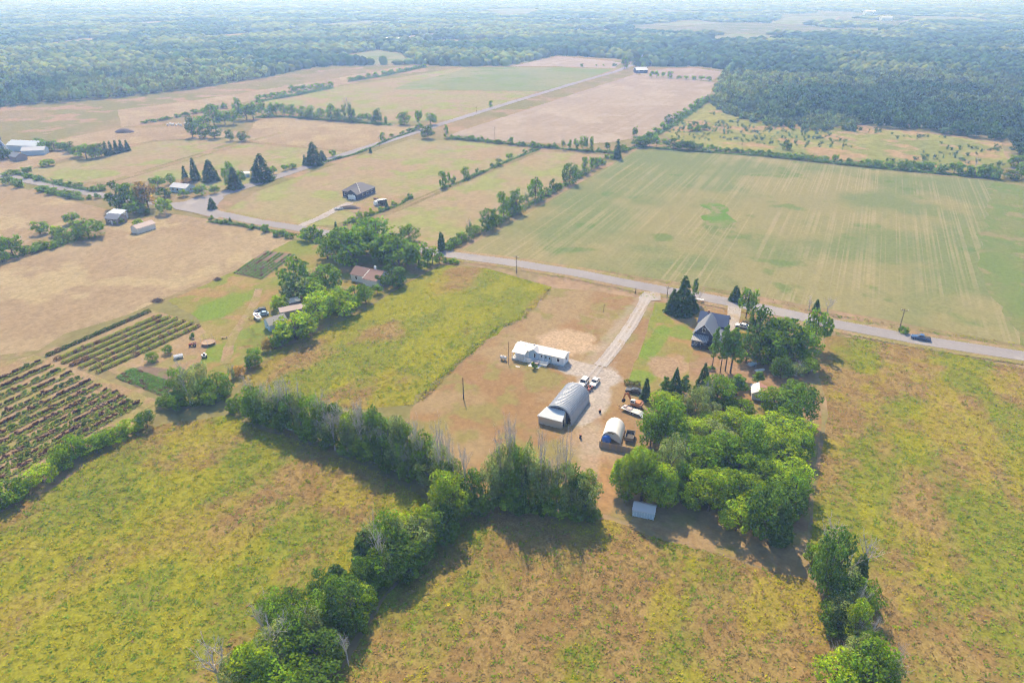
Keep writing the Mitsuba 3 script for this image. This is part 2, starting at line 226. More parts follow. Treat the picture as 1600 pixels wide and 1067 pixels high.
Z0 = 0.16
sheet('road', band([(-662.1, 568.7), (-439.4, 483.7), (-310.2, 420.8), (-286.7, 408.1), (-259.1, 393.2), (-237.6, 380.5), (-205.6, 366.0), (-172.9, 353.7)], 7.5), Z0, 'asphalt')
sheet('road', band([(-179.4, 354.9), (-168.2, 358.5), (-162.5, 369.9), (-148.4, 400.5), (-129.9, 443.0), (-107.6, 494.4), (-79.7, 554.9), (-54.4, 610.7), (0.0, 727.9), (77.3, 889.0), (140.1, 1013.7), (175.7, 1103.9), (219.9, 1222.6)], 8.0), Z0 + 0.02, 'asphalt')
R1 = [(-167.9, 353.7), (-149.7, 340.9), (-123.8, 325.8), (-100.9, 315.7), (-44.5, 287.5), (-27.1, 279.3), (0.0, 269.2), (25.4, 257.7), (48.5, 244.3), (70.0, 233.3), (89.8, 222.4), (107.5, 210.9), (130.5, 198.5), (156.7, 187.6), (197.2, 167.4)]
sheet('road', band(R1, 7.2), Z0 + 0.04, 'asphalt')
sheet('road', [(-176.4, 352.5), (-171.9, 367.3), (-163.3, 376.5), (-155.6, 369.9), (-152.5, 348.9), (-143.4, 338.7), (-144.4, 331.0), (-161.5, 342.0), (-171.2, 346.6)], Z0 + 0.06, 'asphalt', 0.3, 3)
sheet('road_verge', shapely.difference(band(R1, 13.0), band(R1, 7.1)), Z0 - 0.02, 'soil')
sheet('driveway', band([(50.1, 235.6), (44.9, 222.4), (39.5, 208.9), (34.8, 198.5), (30.6, 189.7), (26.3, 181.5)], 4.0), Z0 + 0.02, 'gravel', 0.25, 2)
_dr = [(50.1, 235.6), (44.9, 222.4), (39.5, 208.9), (34.8, 198.5), (30.6, 189.7), (26.3, 181.5), (22.5, 173.9)]
_off = lambda d: [(x + d * SA, y - d * CA) for x, y in _dr]
for d_ in (-0.8, 0.8): sheet('wheel_track', band(_off(d_), 0.7), Z0 + 0.035, 'track', 0.12, 1.5)
sheet('driveway', [(45.9, 232.7), (49.0, 238.7), (54.7, 238.7), (54.1, 230.3), (49.9, 230.3), (47.2, 228.0)], Z0 + 0.03, 'gravel', 0.3, 2)
sheet('driveway', [(76.9, 226.9), (80.2, 228.0), (80.7, 223.5), (75.1, 207.9), (71.9, 202.2), (70.0, 204.1)], Z0 + 0.02, 'gravel', 0.3, 2)
sheet('driveway', [(87.4, 215.0), (98.1, 210.9), (95.7, 201.3), (85.7, 186.4), (81.8, 194.9), (84.9, 208.9)], Z0 - 0.02, 'soil', 0.8, 2)
sheet('driveway', band([(-101.1, 317.6), (-94.4, 332.1), (-89.0, 350.1), (-85.1, 359.8)], 4.6), Z0, 'gravel', 0.3, 2)
sheet('driveway', [(-88.2, 346.6), (-83.4, 358.5), (-70.3, 376.5), (-55.5, 371.2), (-57.2, 358.5), (-65.0, 344.3), (-77.1, 339.8)], Z0 - 0.01, 'soil', 1.0, 3)
sheet('farm_track', band([(-235.3, 405.1), (-225.7, 430.8), (-213.8, 469.4), (-204.8, 496.5), (-195.7, 524.3), (-180.9, 560.3)], 5), Z0, 'soil', 0.7, 6)
sheet('farm_track', band([(-199.4, 526.7), (-177.4, 517.1), (-146.4, 505.5), (-113.8, 492.2)], 3), Z0, 'soil', 0.5, 6)
sheet('farm_track', band([(-94.8, 241.2), (-91.7, 224.7), (-90.7, 208.9), (-89.6, 197.1), (-85.8, 182.3)], 3.0), Z0, 'soil', 0.6, 2)
sheet('farm_track', band([(-148.1, 186.4), (-137.4, 181.5), (-119.0, 172.0), (-102.4, 162.3), (-96.7, 159.4)], 4.5), Z0, 'soil', 0.5, 2)
sheet('farm_track', band([(-60.7, 342.0), (-39.5, 386.1), (0.0, 459.7), (18.7, 492.2)], 2.0), Z0, 'soil', 0.5, 4)
# ------------------------------------------------------------------ trees and shrubs
scene['m_leaf'] = {'type': 'principledthin', 'base_color': {'type': 'mesh_attribute', 'name': 'vertex_color'}, 'roughness': 0.75, 'diff_trans': 0.92, 'spec_trans': 0.0, 'eta': 1.25}
scene['m_canopy'] = {'type': 'twosided', 'bsdf': {'type': 'diffuse', 'reflectance': {'type': 'mesh_attribute', 'name': 'vertex_color'}}}
mat('bark', (0.16, 0.12, 0.09), 0.9)
mat('deadwood', (0.52, 0.48, 0.45), 0.9)
LEAF = {'b': (0.230, 0.383, 0.027), 'B': (0.381, 0.525, 0.028), 'd': (0.134, 0.242, 0.032), 'o': (0.325, 0.404, 0.123), 'y': (0.493, 0.347, 0.076),
        's': (0.213, 0.336, 0.032), 'S': (0.347, 0.473, 0.032), 'c': (0.095, 0.173, 0.044), 'p': (0.202, 0.336, 0.044), 'e': (0.140, 0.226, 0.052), 't': (0.347, 0.425, 0.119)}

def unit(v): return v / (np.linalg.norm(v, axis=-1, keepdims=True) + 1e-9)

def cards(P, N, size, col, r, long=1.0, axis=None):
    """leaf sprays: small quads at P facing roughly N; returns vertices, faces, colours"""
    n = len(P)
    a = unit(np.cross(N, r.normal(size=(n, 3)))) if axis is None else unit(axis - (axis * N).sum(1, keepdims=True) * N)
    b = np.cross(N, a)
    s = (size * r.uniform(0.65, 1.35, n))[:, None] / 2
    k = r.uniform(0.25, 0.75, (n, 1))
    V = np.stack([P - a * s * long, P + b * s * k * 2, P + a * s * long, P - b * s * (1.2 - k) * 1.4], 1).reshape(-1, 3)
    i = np.arange(n)[:, None] * 4
    F = np.vstack([i + [0, 2, 1], i + [0, 3, 2]])
    return V, F, np.repeat(col, 4, 0)

def tint(base, lobe, r, n, amp=0.33):
    base = np.array(base)
    k = (lobe * r.uniform(1 - amp, 1 + amp, n))[:, None]
    h = r.normal(0, 0.06, (n, 1))
    return np.clip(base * k * (1 + h * np.array([1.6, 0.2, -0.6])), 0.01, 0.9)

def tube(p0, p1, r0, r1, sides=5):
    p0, p1 = np.asarray(p0, float), np.asarray(p1, float)
    d = unit(p1 - p0)
    a = unit(np.cross(d, [0.3, 0.9, 0.1] if abs(d[2]) > 0.8 else [0, 0, 1.0]))
    b = np.cross(d, a)
    t = np.arange(sides) * 2 * np.pi / sides
    c = np.cos(t)[:, None] * a + np.sin(t)[:, None] * b
    i = np.arange(sides); j = (i + 1) % sides
    V = np.vstack([p0 + c * r0, p1 + c * r1])
    F = np.vstack([np.c_[i, j, j + sides], np.c_[i, j + sides, i + sides]])
    return V, F

def join(parts):
    vs, fs, at = [], [], 0
    for v, f in parts:
        vs.append(v); fs.append(f + at); at += len(v)
    return np.vstack(vs), np.vstack(fs)

def limbs(p, d, length, rad, depth, r, out, spread=0.55, up=0.25):
    """a branch that forks; collects tubes"""
    q = p + d * length
    out.append(tube(p, q, rad, rad * 0.62, 5 if depth > 1 else 3))
    if depth == 0: return
    for k in range(3 if depth > 1 else 3):
        e = unit(d + spread * r.normal(size=3) + [0, 0, up])
        limbs(p + d * length * (1.0 if k == 0 else r.uniform(0.5, 1.0)), e, length * r.uniform(0.55, 0.8), rad * 0.58, depth - 1, r, out, spread, up)

def lobed_crown(W, H, z0, nl, ncard, size, base, r, amp=0.34, core=0.12):
    """foliage in separate clumps round a thin core: light and dark clumps, gaps between them, a ragged outline"""
    R = W / 2
    hz = (H - z0) / 2
    c = np.array([0, 0, z0 + hz])
    uz, ua = r.uniform(-0.86, 1.0, nl), r.uniform(0, 2 * np.pi, nl)
    u = np.c_[np.cos(ua) * np.sqrt(1 - uz ** 2) ** 0.8, np.sin(ua) * np.sqrt(1 - uz ** 2) ** 0.8, uz]
    lr = R * r.uniform(0.19, 0.35, nl)
    C = c + u * (np.array([R, R, hz]) - lr[:, None] * [1, 1, min(1, hz / R)]) * r.uniform(0.72, 1.06, (nl, 1))
    C = np.vstack([C, c]); lr = np.append(lr, R * 0.52)
    zs = np.minimum(1.05, np.maximum(0.6, hz / R)) * np.append(r.uniform(0.7, 1.0, nl), 1.0)
    w = lr ** 2; w[-1] *= core
    pick = r.choice(len(lr), int(ncard * 2.4), p=w / w.sum())
    n = unit(r.normal(size=(len(pick), 3)))
    rad = np.where(r.uniform(size=len(pick)) < 0.16, r.uniform(1.05, 1.28, len(pick)), r.uniform(0.70, 1.06, len(pick)))
    P = C[pick] + n * (lr[pick] * rad)[:, None] * np.c_[np.ones((len(pick), 2)), zs[pick]]
    P = P + 0.16 * R * (meshkit.noise(P / (0.16 * R) + 7)[:, None] - 0.5) * n
    keepout = np.zeros(len(P), bool)
    for j in range(len(lr)):
        keepout |= (((P - C[j]) / [1, 1, zs[j]]) ** 2).sum(1) < (0.66 * lr[j]) ** 2
    keep = np.where(~keepout & (P[:, 2] > 0.05))[0][:ncard]
    P, n, pick = P[keep], n[keep], pick[keep]
    N = unit(n * 0.6 + [0, 0, 0.45] + 0.55 * r.normal(size=n.shape))
    lob = r.uniform(1 - amp, 1 + amp, len(lr))
    return cards(P, N, size, tint(base, lob[pick], r, len(P)), r)

LOD = [(2700, 0.046, 30), (1000, 0.074, 22), (380, 0.125, 15)]      # cards, card size relative to the width, lobes

def proto(kind, lod, var):
    """(width, height, [(part, mesh, colour, material), ...]) of one growth form"""
    r = np.random.default_rng(hash_seed(kind, lod, var))
    nc, cs, nl = LOD[lod]
    base = np.array(LEAF.get(kind, (0.1, 0.15, 0.03))) * r.uniform(0.88, 1.12)
    parts = []
    if kind in 'bBdoy':
        W, H = 8.0, 9.5
        z0 = [-0.3, 0.3, -0.5, 0.1][var % 4]
        out = [tube([0, 0, -0.1], [0.1, 0, H * 0.42], 0.24, 0.16, 7)]
        for k in range(6):
            a = k * 1.05 + r.uniform(-.3, .3)
            out.append(tube([0.08, 0, H * r.uniform(0.2, 0.42)], [2.3 * math.cos(a), 2.3 * math.sin(a), H * r.uniform(0.5, 0.8)], 0.11, 0.04, 5))
        out.append(tube([0.1, 0, H * 0.42], [0.2, 0.1, H * 0.82], 0.15, 0.05, 5))
        parts.append(('trunk', join(out), None, 'bark'))
        v, f, c = lobed_crown(W, H, z0, nl + (var % 3) * 2, nc, W * cs * (0.85 if kind == 'o' else 1), base, r)
        parts.append(('crown', (v, f), c, 'leaf'))
    elif kind in 'sS':
        W, H = 4.0, 3.2
        out = [tube([x, y, -0.05], [2.5 * x, 2.5 * y, 1.7], 0.06, 0.03, 4) for x, y in r.uniform(-.35, .35, (4, 2))]
        parts.append(('trunk', join(out), None, 'bark'))
        v, f, c = lobed_crown(W, H, -0.3, max(6, nl - 5), int(nc * 0.42), W * cs * 1.55, base, r)
        parts.append(('crown', (v, f), c, 'leaf'))
    elif kind in 'ce':
        W, H = (5.0, 11.0) if kind == 'c' else (3.4, 8.0)
        parts.append(('trunk', tube([0, 0, -0.1], [0, 0, H * 0.97], 0.20, 0.02, 6), None, 'bark'))
        n = int(nc * 0.8)
        z = H * (1 - np.sqrt(r.uniform(0.0, 1, n))) * 0.98 + 0.25 * (kind == 'c')
        a = r.uniform(0, 2 * np.pi, n)
        whorl = 0.82 + 0.30 * np.abs(((z * (1.25 if kind == 'c' else 0.9) + 0.35 * np.sin(a * 3 + z)) % 1) - 0.5) * 2 * (1 if kind == 'c' else 0.6)
        prof = (1 - z / H) ** (0.80 if kind == 'c' else 0.5) * (1.0 if kind == 'c' else np.minimum(1, 0.55 + z / H * 2.2))
        rr = W / 2 * prof * whorl * (0.78 + 0.30 * meshkit.noise(np.c_[np.cos(a) * 2.2, np.sin(a) * 2.2, z * 0.8] + 5 + var)) * np.sqrt(r.uniform(0.55, 1.05, n))
        o = np.c_[np.cos(a), np.sin(a), np.zeros(n)]
        P = o * rr[:, None] + np.c_[np.zeros((n, 2)), z - 0.28 * rr * (kind == 'c')]
        P[:, 2] = np.maximum(P[:, 2], 0.08)
        N = unit(o * 0.45 + [0, 0, 0.75] + 0.4 * r.normal(size=(n, 3))) if kind == 'c' else unit(o * 0.8 + [0, 0, 0.3] + 0.5 * r.normal(size=(n, 3)))
        ax = o + [0, 0, -0.35] if kind == 'c' else np.tile([0, 0, 1.0], (n, 1)) + 0.3 * r.normal(size=(n, 3))
        v, f, c = cards(P, N, 8 * cs * 1.0, tint(base, np.ones(n), r, n, 0.3), r, 1.5, ax)
        parts.append(('crown', (v, f), c, 'leaf'))
    elif kind == 'p':
        W, H = 5.5, 11.0
        out = [tube([0, 0, -0.1], [0.1, 0.05, H * 0.95], 0.20, 0.04, 6)]
        vs, at = [], 0
        n_l = 15
        per = int(nc * 0.55 / n_l)
        for k in range(n_l):
            z = H * (0.36 + 0.60 * (k + 0.5) / n_l); a = k * 2.4 + r.uniform(-.3, .3)
            R = W / 2 * (1.05 - 0.72 * (k / n_l)) * r.uniform(0.55, 0.95)
            cc = np.array([R * 0.62 * math.cos(a), R * 0.62 * math.sin(a), z])
            out.append(tube([0.05, 0, z - 0.4], cc, 0.06, 0.02, 4))
            n3 = unit(r.normal(size=(per, 3)))
            P = cc + n3 * [R * 0.55, R * 0.55, R * 0.26 + 0.2] * r.uniform(0.6, 1.05, (per, 1))
            vs.append(cards(P, unit(n3 * 0.5 + [0, 0, 0.6] + 0.6 * r.normal(size=n3.shape)), 8 * cs * 0.95, tint(base, np.full(per, r.uniform(.8, 1.2)), r, per), r, 1.3))
        v = np.vstack([q[0] for q in vs]); c = np.vstack([q[2] for q in vs])
        ff = []
        for q in vs: ff.append(q[1] + at); at += len(q[0])
        parts += [('trunk', join(out), None, 'bark'), ('crown', (v, np.vstack(ff)), c, 'leaf')]
    else:                                   # t: thinning ash-like tree, x: dead tree
        W, H = (5.5, 9.5) if kind == 't' else (4.2, 9.0)
        out = []
        lean = np.array([r.uniform(-.06, .06), r.uniform(-.06, .06), 1])
        trunk_h = H * (0.42 if kind == 't' else 0.34)
        out.append(tube([0, 0, -0.1], lean * trunk_h, 0.17, 0.11, 6))
        dep = 3 if lod < 2 else 2
        for k in range(4 if kind == 't' else 4):
            d = unit(lean + 0.30 * r.normal(size=3) * [1, 1, 0.2])
            limbs(lean * trunk_h * r.uniform(0.55, 1.0), d, H * r.uniform(0.22, 0.28), 0.085, dep, r, out, 0.36 if kind == 't' else 0.42, 0.32)
        v, f = join(out)
        s = H / v[:, 2].max(); v[:, 2] *= s
        v[:, :2] *= min(1.3, W / max(1.0, np.percentile(np.abs(v[:, :2]), 99) * 2))
        wood = (v, f)
        parts.append(('trunk', wood, None, 'deadwood'))
        if kind == 't':
            v, f, c = lobed_crown(W, H * 0.80, 0.2, nl, int(nc * 0.50), W * cs * 1.35, base, r, amp=0.3)
            parts.append(('crown', (v, f), c, 'leaf'))
    return W, H, parts

def hash_seed(kind, lod, var): return ord(kind) * 131 + lod * 17 + var * 1009 + 5

PROTO = {}
def group_of(kind, lod, var):
    key = f'form_{kind}{lod}{var}'
    if key not in PROTO:
        W, H, parts = proto(kind, lod, var)
        g = {'type': 'shapegroup'}
        for nm, (v, f), c, m in parts:
            g[nm] = mikit.ply((v, f), 'm_' + m, smooth=(True if c is None else False), color=c)
        scene[key] = g
        PROTO[key] = (W, H)
    return key, PROTO[key]

NAME = {'b': 'broadleaf_tree', 'B': 'broadleaf_tree', 'd': 'broadleaf_tree', 'o': 'grey_leaved_tree', 'y': 'yellowing_tree', 's': 'shrub', 'S': 'shrub',
        'c': 'conifer_tree', 'p': 'pine_tree', 'e': 'columnar_tree', 't': 'thinning_tree', 'x': 'bare_tree'}
ADJ = {'b': 'green broadleaf tree', 'B': 'bright yellow green broadleaf tree', 'd': 'dark green broadleaf tree', 'o': 'grey green broadleaf tree', 'y': 'yellowing tree',
       's': 'dull green shrub', 'S': 'bright green shrub', 'c': 'dark conical conifer', 'p': 'slender pine tree', 'e': 'narrow dark columnar tree',
       't': 'thinning grey twigged tree', 'x': 'bare dead tree'}
NTH = 'first second third fourth fifth sixth seventh eighth ninth tenth'.split()
def nth(i): return NTH[i] if i < 10 else f'{i + 1}' + ('th' if 10 <= i % 100 <= 19 else {0: 'st', 1: 'nd', 2: 'rd'}.get(i % 10, 'th'))
tree_no = 0
def trees(where, group, data, wide=1.0):
    global tree_no
    rows = [q.split(',') for q in data.split(';')]
    kinds = {}
    for q in rows: kinds.setdefault(q[4], []).append(float(q[0]) / float(q[1]))
    for q in rows:
        X, Y, H, W = map(float, q[:4]); k = q[4]; W *= wide * (1.25 if 'striped crop' in where and k in 'sd' else 1) if k not in 'tx' else 0.95; H *= 1.12 if 'grove' in where else 1.12 if 'white house' in where and k in 'bd' else 1.22 if 'farmhouse' in where and k in 'bdpB' else 1.25 if 'striped crop' in where and k == 's' else 1.0
        r = random.Random(int(X * 13 + Y * 7))
        px = W / Y * 1085
        lod = 0 if Y < 185 and px > 24 else 1 if px > 15 else 2
        var = r.randrange(4 if k in 'bBd' else 3 if k in 'tx' else 2)
        gk, (w0, h0) = group_of(k, lod, var)
        key = numbered(NAME[k])
        a = r.uniform(0, 360) if k not in 'x' else r.uniform(-40, 40)
        scene[key] = {'type': 'instance', 'group': {'type': 'ref', 'id': gk},
                      'to_world': T().translate([X, Y, 0.0]).rotate([0, 0, 1], a).scale([W / w0, W / w0, H / h0])}
        s = sorted(kinds[k]); i = s.index(X / Y) if X / Y in s else min(range(len(s)), key=lambda j: abs(s[j] - X / Y))
        pos = ADJ[k] + ' ' if len(s) == 1 else f'{nth(i)} {ADJ[k]} from the left '
        tag(key, (pos + where), 'shrub' if k in 'sS' else 'tree', group)
        tree_no += 1

TREES = [
('in the hedgerow below the central meadow', 'trees of the central hedgerow', "-72.8,157.5,4.7,5.8,s;-66.7,152.8,10.2,6.6,b;-63.3,151.5,11.9,6.3,t;-59.1,150.3,14.3,5.9,t;-60.6,149.3,8.9,6.5,d;-55.2,147.5,11.0,6.5,d;-52.8,146.0,16.4,4.8,t;-49.6,144.6,12.9,5.7,b;-47.3,144.0,14.5,5.4,t;-44.5,142.3,12.4,6.3,d;-41.8,141.5,13.7,6.3,t;-39.2,139.7,10.8,5.6,B;-37.0,138.6,16.5,5.3,t;-34.0,136.8,12.6,6.1,d;-32.2,135.4,15.7,4.6,d;-29.9,134.3,14.3,6.0,b;-27.3,133.0,13.3,6.0,d;-25.8,131.3,17.0,3.9,o;-23.9,130.9,13.9,5.9,b;-21.5,129.3,14.5,5.3,t;-19.5,128.4,13.4,5.3,b;-20.2,127.3,9.1,4.4,s;-56.4,148.3,16.0,4.3,x;-45.2,142.1,16.0,3.8,x;-35.4,136.8,17.9,3.7,x;-21.5,129.4,17.8,3.6,x;-65.0,151.5,6.1,5.0,s;-59.0,148.0,6.0,4.9,s;-51.4,144.1,5.7,4.8,s;-45.0,140.2,5.8,4.4,s;-39.5,137.2,5.3,4.6,s;-34.4,134.7,5.6,4.5,s;-28.4,130.8,5.8,4.4,s;-23.5,127.5,5.8,4.4,s;-66.0,152.4,8.9,5.5,b;-57.8,148.6,9.8,5.3,b;-52.7,145.2,9.3,4.1,t;-49.4,142.7,7.8,4.7,b;-45.0,140.9,10.7,5.9,t;-39.8,138.1,8.8,4.4,t;-34.5,135.4,7.6,5.4,B;-30.4,132.3,9.8,3.9,d;-27.3,130.9,10.8,4.4,t;-24.3,129.0,8.6,4.5,t;-20.6,127.3,9.2,3.9,t;-18.7,125.2,8.0,5.5,o;-67.8,154.2,13.5,5.2,x;-60.9,150.0,10.6,3.5,x;-58.2,148.0,12.2,3.4,x;-54.0,146.0,11.3,4.3,x;-50.8,145.3,11.6,3.2,x;-46.5,141.5,10.5,3.1,x;-43.1,139.2,12.4,4.4,x;-40.9,138.9,11.6,4.1,x;-35.3,135.3,13.5,4.4,x;-32.5,134.0,11.8,3.5,x;-30.2,132.5,13.2,3.1,x;-26.0,131.4,12.0,3.7,x;-23.6,128.3,10.9,3.3,x;-20.3,127.5,13.2,4.6,x;-17.5,126.3,11.2,3.5,x"),
('in the hedge corner below the yard', 'trees of the hedge corner', "-13.3,113.3,14.1,7.7,B;-8.7,119.1,9.5,5.8,d;-15.8,124.0,16.8,5.7,t;-12.5,121.0,15.2,5.0,t;-15.6,121.9,22.6,3.7,x;-13.2,120.4,21.7,3.4,x;-10.0,118.7,16.8,3.1,x;-11.0,115.3,7.9,5.4,s;-4.2,120.3,13.7,4.7,o;-2.5,120.4,20.1,4.2,t;0.0,119.3,23.0,4.2,t;1.7,118.5,16.6,5.0,b;3.6,117.8,18.7,3.9,o;5.6,117.6,14.7,5.5,o;8.0,116.9,16.8,5.2,t;11.0,116.4,18.7,5.7,t;13.5,116.3,12.4,5.4,d;15.8,117.4,10.8,4.9,B;14.6,116.7,6.0,5.4,s;-0.3,119.3,24.2,3.4,x;11.3,116.6,23.7,3.6,x;9.6,116.2,21.4,3.0,x;6.2,116.6,22.9,3.0,x;-1.4,119.8,7.4,4.7,s;6.9,116.9,6.7,4.6,s;-14.6,120.0,11.5,3.9,d;-13.3,118.5,4.5,3.8,s;-9.0,117.4,4.9,3.2,s;-7.1,116.5,5.4,4.3,s;-3.9,119.7,11.7,4.0,o;0.3,119.1,11.7,5.2,b;2.0,117.2,12.1,4.0,d;5.7,117.8,11.6,5.4,b;9.5,116.5,8.5,5.1,b;12.1,116.2,9.6,6.1,t;15.6,115.2,11.8,5.8,o;-4.6,118.6,4.1,4.4,s;-1.3,117.9,4.0,3.6,S;1.4,116.8,3.2,4.2,s;2.9,116.8,4.2,3.8,s;5.7,116.9,2.9,4.4,s;7.6,115.7,4.2,3.3,S;9.9,115.4,3.0,4.3,S;13.5,114.3,3.3,3.3,s;16.9,114.2,3.6,3.5,s;-15.8,122.9,3.1,4.1,s;-14.3,121.2,4.3,2.9,S;-10.9,118.8,4.2,4.0,s;-10.3,118.9,3.6,4.3,s;-6.5,116.1,3.9,3.9,s"),
('in the diagonal hedge at bottom centre', 'trees of the diagonal hedge at the bottom', "-19.4,105.8,8.4,8.4,B;-23.8,102.5,12.1,7.0,b;-27.9,100.0,10.0,5.7,e;-21.1,99.3,9.5,7.3,d;-24.5,97.7,7.8,7.2,b;-17.1,106.2,7.5,5.9,b;-26.9,104.5,9.9,6.1,t;-18.3,102.3,5.6,6.2,d;-22.8,102.9,11.6,5.0,o;-32.0,93.6,7.9,5.0,e;-34.4,92.0,7.6,5.8,d;-28.6,90.8,6.5,5.5,B;-29.1,87.2,10.8,6.5,d;-26.2,93.9,3.5,4.2,b;-32.5,87.1,5.7,6.1,B;-26.6,89.6,5.6,4.6,b;-41.0,87.1,7.4,6.3,b;-39.0,89.1,6.1,4.6,d;-39.9,79.5,5.7,7.8,B;-35.8,80.2,7.4,7.0,b;-31.7,79.0,7.1,6.9,d;-29.3,80.8,3.7,4.3,t;-41.5,74.5,8.8,7.1,B;-35.9,72.9,7.8,8.0,b;-30.8,72.9,6.3,8.0,d;-43.1,88.5,5.8,4.5,t;-46.6,74.1,11.4,6.2,x;-42.5,83.7,9.5,4.4,x;-27.1,78.6,8.3,3.2,x;-43.8,74.0,7.9,5.1,o;-24.4,97.5,14.6,4.1,x;-19.6,97.8,5.1,4.4,s;-27.0,85.5,5.7,3.8,s;-29.9,78.6,4.5,4.2,s;-14.2,107.8,8.8,6.9,d;-17.1,107.7,9.3,4.9,B;-19.2,105.5,7.3,6.3,o;-19.0,103.9,9.2,6.4,o;-21.5,100.4,3.3,3.4,s;-23.0,98.5,9.0,5.6,o;-22.9,98.7,6.1,6.6,o;-13.6,112.7,3.7,4.0,s;-14.3,112.1,8.2,5.5,o;-15.0,109.2,6.0,5.1,b;-16.9,107.9,3.4,3.8,s;-17.3,105.8,8.9,4.7,o;-26.1,97.6,8.2,6.3,b;-27.4,95.0,7.9,5.0,d;-28.6,93.4,3.2,5.0,s;-27.4,92.2,3.8,3.7,s;-30.7,91.3,7.8,6.0,d;-30.8,89.3,8.6,5.2,b;-31.1,87.6,7.8,6.3,o;-33.2,86.5,8.6,5.1,b;-33.1,86.7,3.7,4.7,s;-34.3,83.5,8.6,5.0,o;-35.6,83.1,8.4,5.4,t;-36.7,82.5,9.7,6.5,b;-38.2,80.9,9.6,6.2,t;-38.4,80.2,6.6,6.9,B;-39.3,79.4,9.4,6.6,t;-38.4,76.9,8.1,5.4,t;-41.1,76.5,7.5,6.6,B;-39.1,74.2,8.6,5.2,d"),
('in the hedge at the bottom right', 'trees of the bottom right hedge', "57.2,92.5,17.9,6.1,d;59.3,98.6,13.7,4.9,t;58.7,101.6,5.4,3.5,b;64.0,95.1,9.2,3.6,e;63.3,90.1,7.3,4.6,b;60.5,90.8,7.3,5.8,d;56.7,86.6,7.1,5.6,d;59.4,86.4,10.3,4.7,t;57.0,84.5,4.8,5.5,d;59.6,83.1,5.6,5.0,t;51.0,73.7,9.8,6.9,B;55.8,72.7,12.2,7.8,b;59.7,73.9,10.6,4.7,t;55.1,75.2,11.0,5.1,o;66.4,97.5,10.7,5.6,x;60.0,82.1,8.2,6.1,x;62.5,77.1,7.8,4.2,x;54.1,78.3,6.7,5.1,x;60.8,101.0,11.6,5.7,x;60.2,99.4,8.7,4.4,t;58.6,95.9,9.1,4.7,d;59.5,95.3,8.4,4.4,t;60.8,93.7,10.6,5.5,t;59.2,91.3,8.4,3.8,t;60.7,89.2,4.8,3.0,s;59.5,86.4,10.4,4.5,t;57.6,85.3,8.9,5.0,o;58.2,83.1,8.9,4.2,t;57.8,82.0,12.0,4.2,B;58.0,79.4,8.2,6.1,t;57.5,76.8,10.6,4.1,d;56.7,76.7,8.9,5.5,d;55.8,73.9,7.9,3.9,B"),
('in the grove behind the excavator', 'trees at the back of the grove', "36.5,162.6,6.3,2.8,c;43.6,160.0,10.3,4.5,c;41.6,162.0,6.8,4.2,p;46.2,160.7,8.0,4.5,p;52.4,164.7,9.3,4.6,c;55.5,161.1,7.6,7.6,b;62.0,164.7,6.1,6.0,p;48.0,153.1,9.0,5.0,o;56.5,158.4,5.9,6.8,b;60.2,155.2,4.1,6.4,b;51.5,153.1,4.3,5.3,o;69.5,157.4,5.8,8.1,b;77.4,164.0,4.5,6.0,b;73.5,150.2,10.8,8.2,d;71.4,153.7,7.2,6.4,p;73.7,152.8,2.7,4.0,b;69.8,171.0,3.8,3.6,p;51.7,158.6,8.0,5.1,t;46.2,155.5,5.9,5.1,t"),
('in the middle of the big grove', 'trees in the middle of the grove', "37.6,141.3,12.4,9.7,b;33.8,139.9,10.7,6.2,b;40.7,154.8,6.2,8.4,B;44.5,142.2,6.3,7.2,B;49.1,143.2,4.8,6.6,o;55.7,147.8,5.1,7.8,B;63.5,144.2,6.7,10.1,B;51.6,140.2,5.4,5.6,o;69.9,141.2,7.0,7.8,B;68.7,135.4,6.5,5.2,b;58.6,141.4,6.9,6.3,b;69.2,146.9,6.2,6.4,b;41.4,144.9,5.6,7.1,b;50.9,147.4,4.0,8.7,B;62.7,145.6,4.5,6.8,o;68.2,145.7,5.9,6.0,o"),
('along the front of the big grove', 'trees along the front of the grove', "27.7,124.5,11.0,4.3,B;24.1,123.2,8.6,4.3,B;28.1,119.7,14.0,5.8,B;32.8,118.5,7.4,5.5,B;35.0,124.7,13.9,5.2,o;43.2,128.7,9.4,8.7,b;48.9,133.4,7.5,9.0,b;51.8,128.6,6.8,8.7,b;42.2,116.9,10.4,8.2,B;46.4,110.9,7.9,6.6,B;48.2,119.9,8.1,8.0,b;57.4,125.4,6.6,8.6,b;62.6,132.7,8.3,10.4,B;61.4,123.0,8.7,7.9,B;51.5,109.1,11.7,7.8,d;53.9,107.3,9.9,4.7,e;57.1,113.4,8.3,6.4,d;59.9,115.2,6.2,4.6,d;38.6,122.8,7.8,6.5,b;39.5,117.3,7.0,5.5,B;55.6,131.5,7.3,6.8,b;38.5,128.9,9.6,5.9,t;38.9,120.4,3.3,6.1,s;40.7,120.4,2.9,5.1,s;43.8,120.7,3.1,6.4,s;46.8,117.3,3.4,4.1,s;48.9,118.7,7.6,6.7,B;50.8,117.3,7.8,6.3,B;54.4,116.6,3.8,4.7,s;56.6,117.5,6.0,5.3,d;60.2,117.3,9.1,5.6,b;25.4,122.2,8.9,6.2,b;25.6,120.3,12.1,4.4,B;28.5,120.4,12.2,6.9,b;31.6,118.6,10.9,6.1,B;33.1,118.8,8.7,5.8,b;40.8,132.7,7.2,9.6,b;49.0,131.9,8.7,8.0,b;56.0,132.8,9.6,6.8,b;64.2,133.2,6.2,7.5,b"),
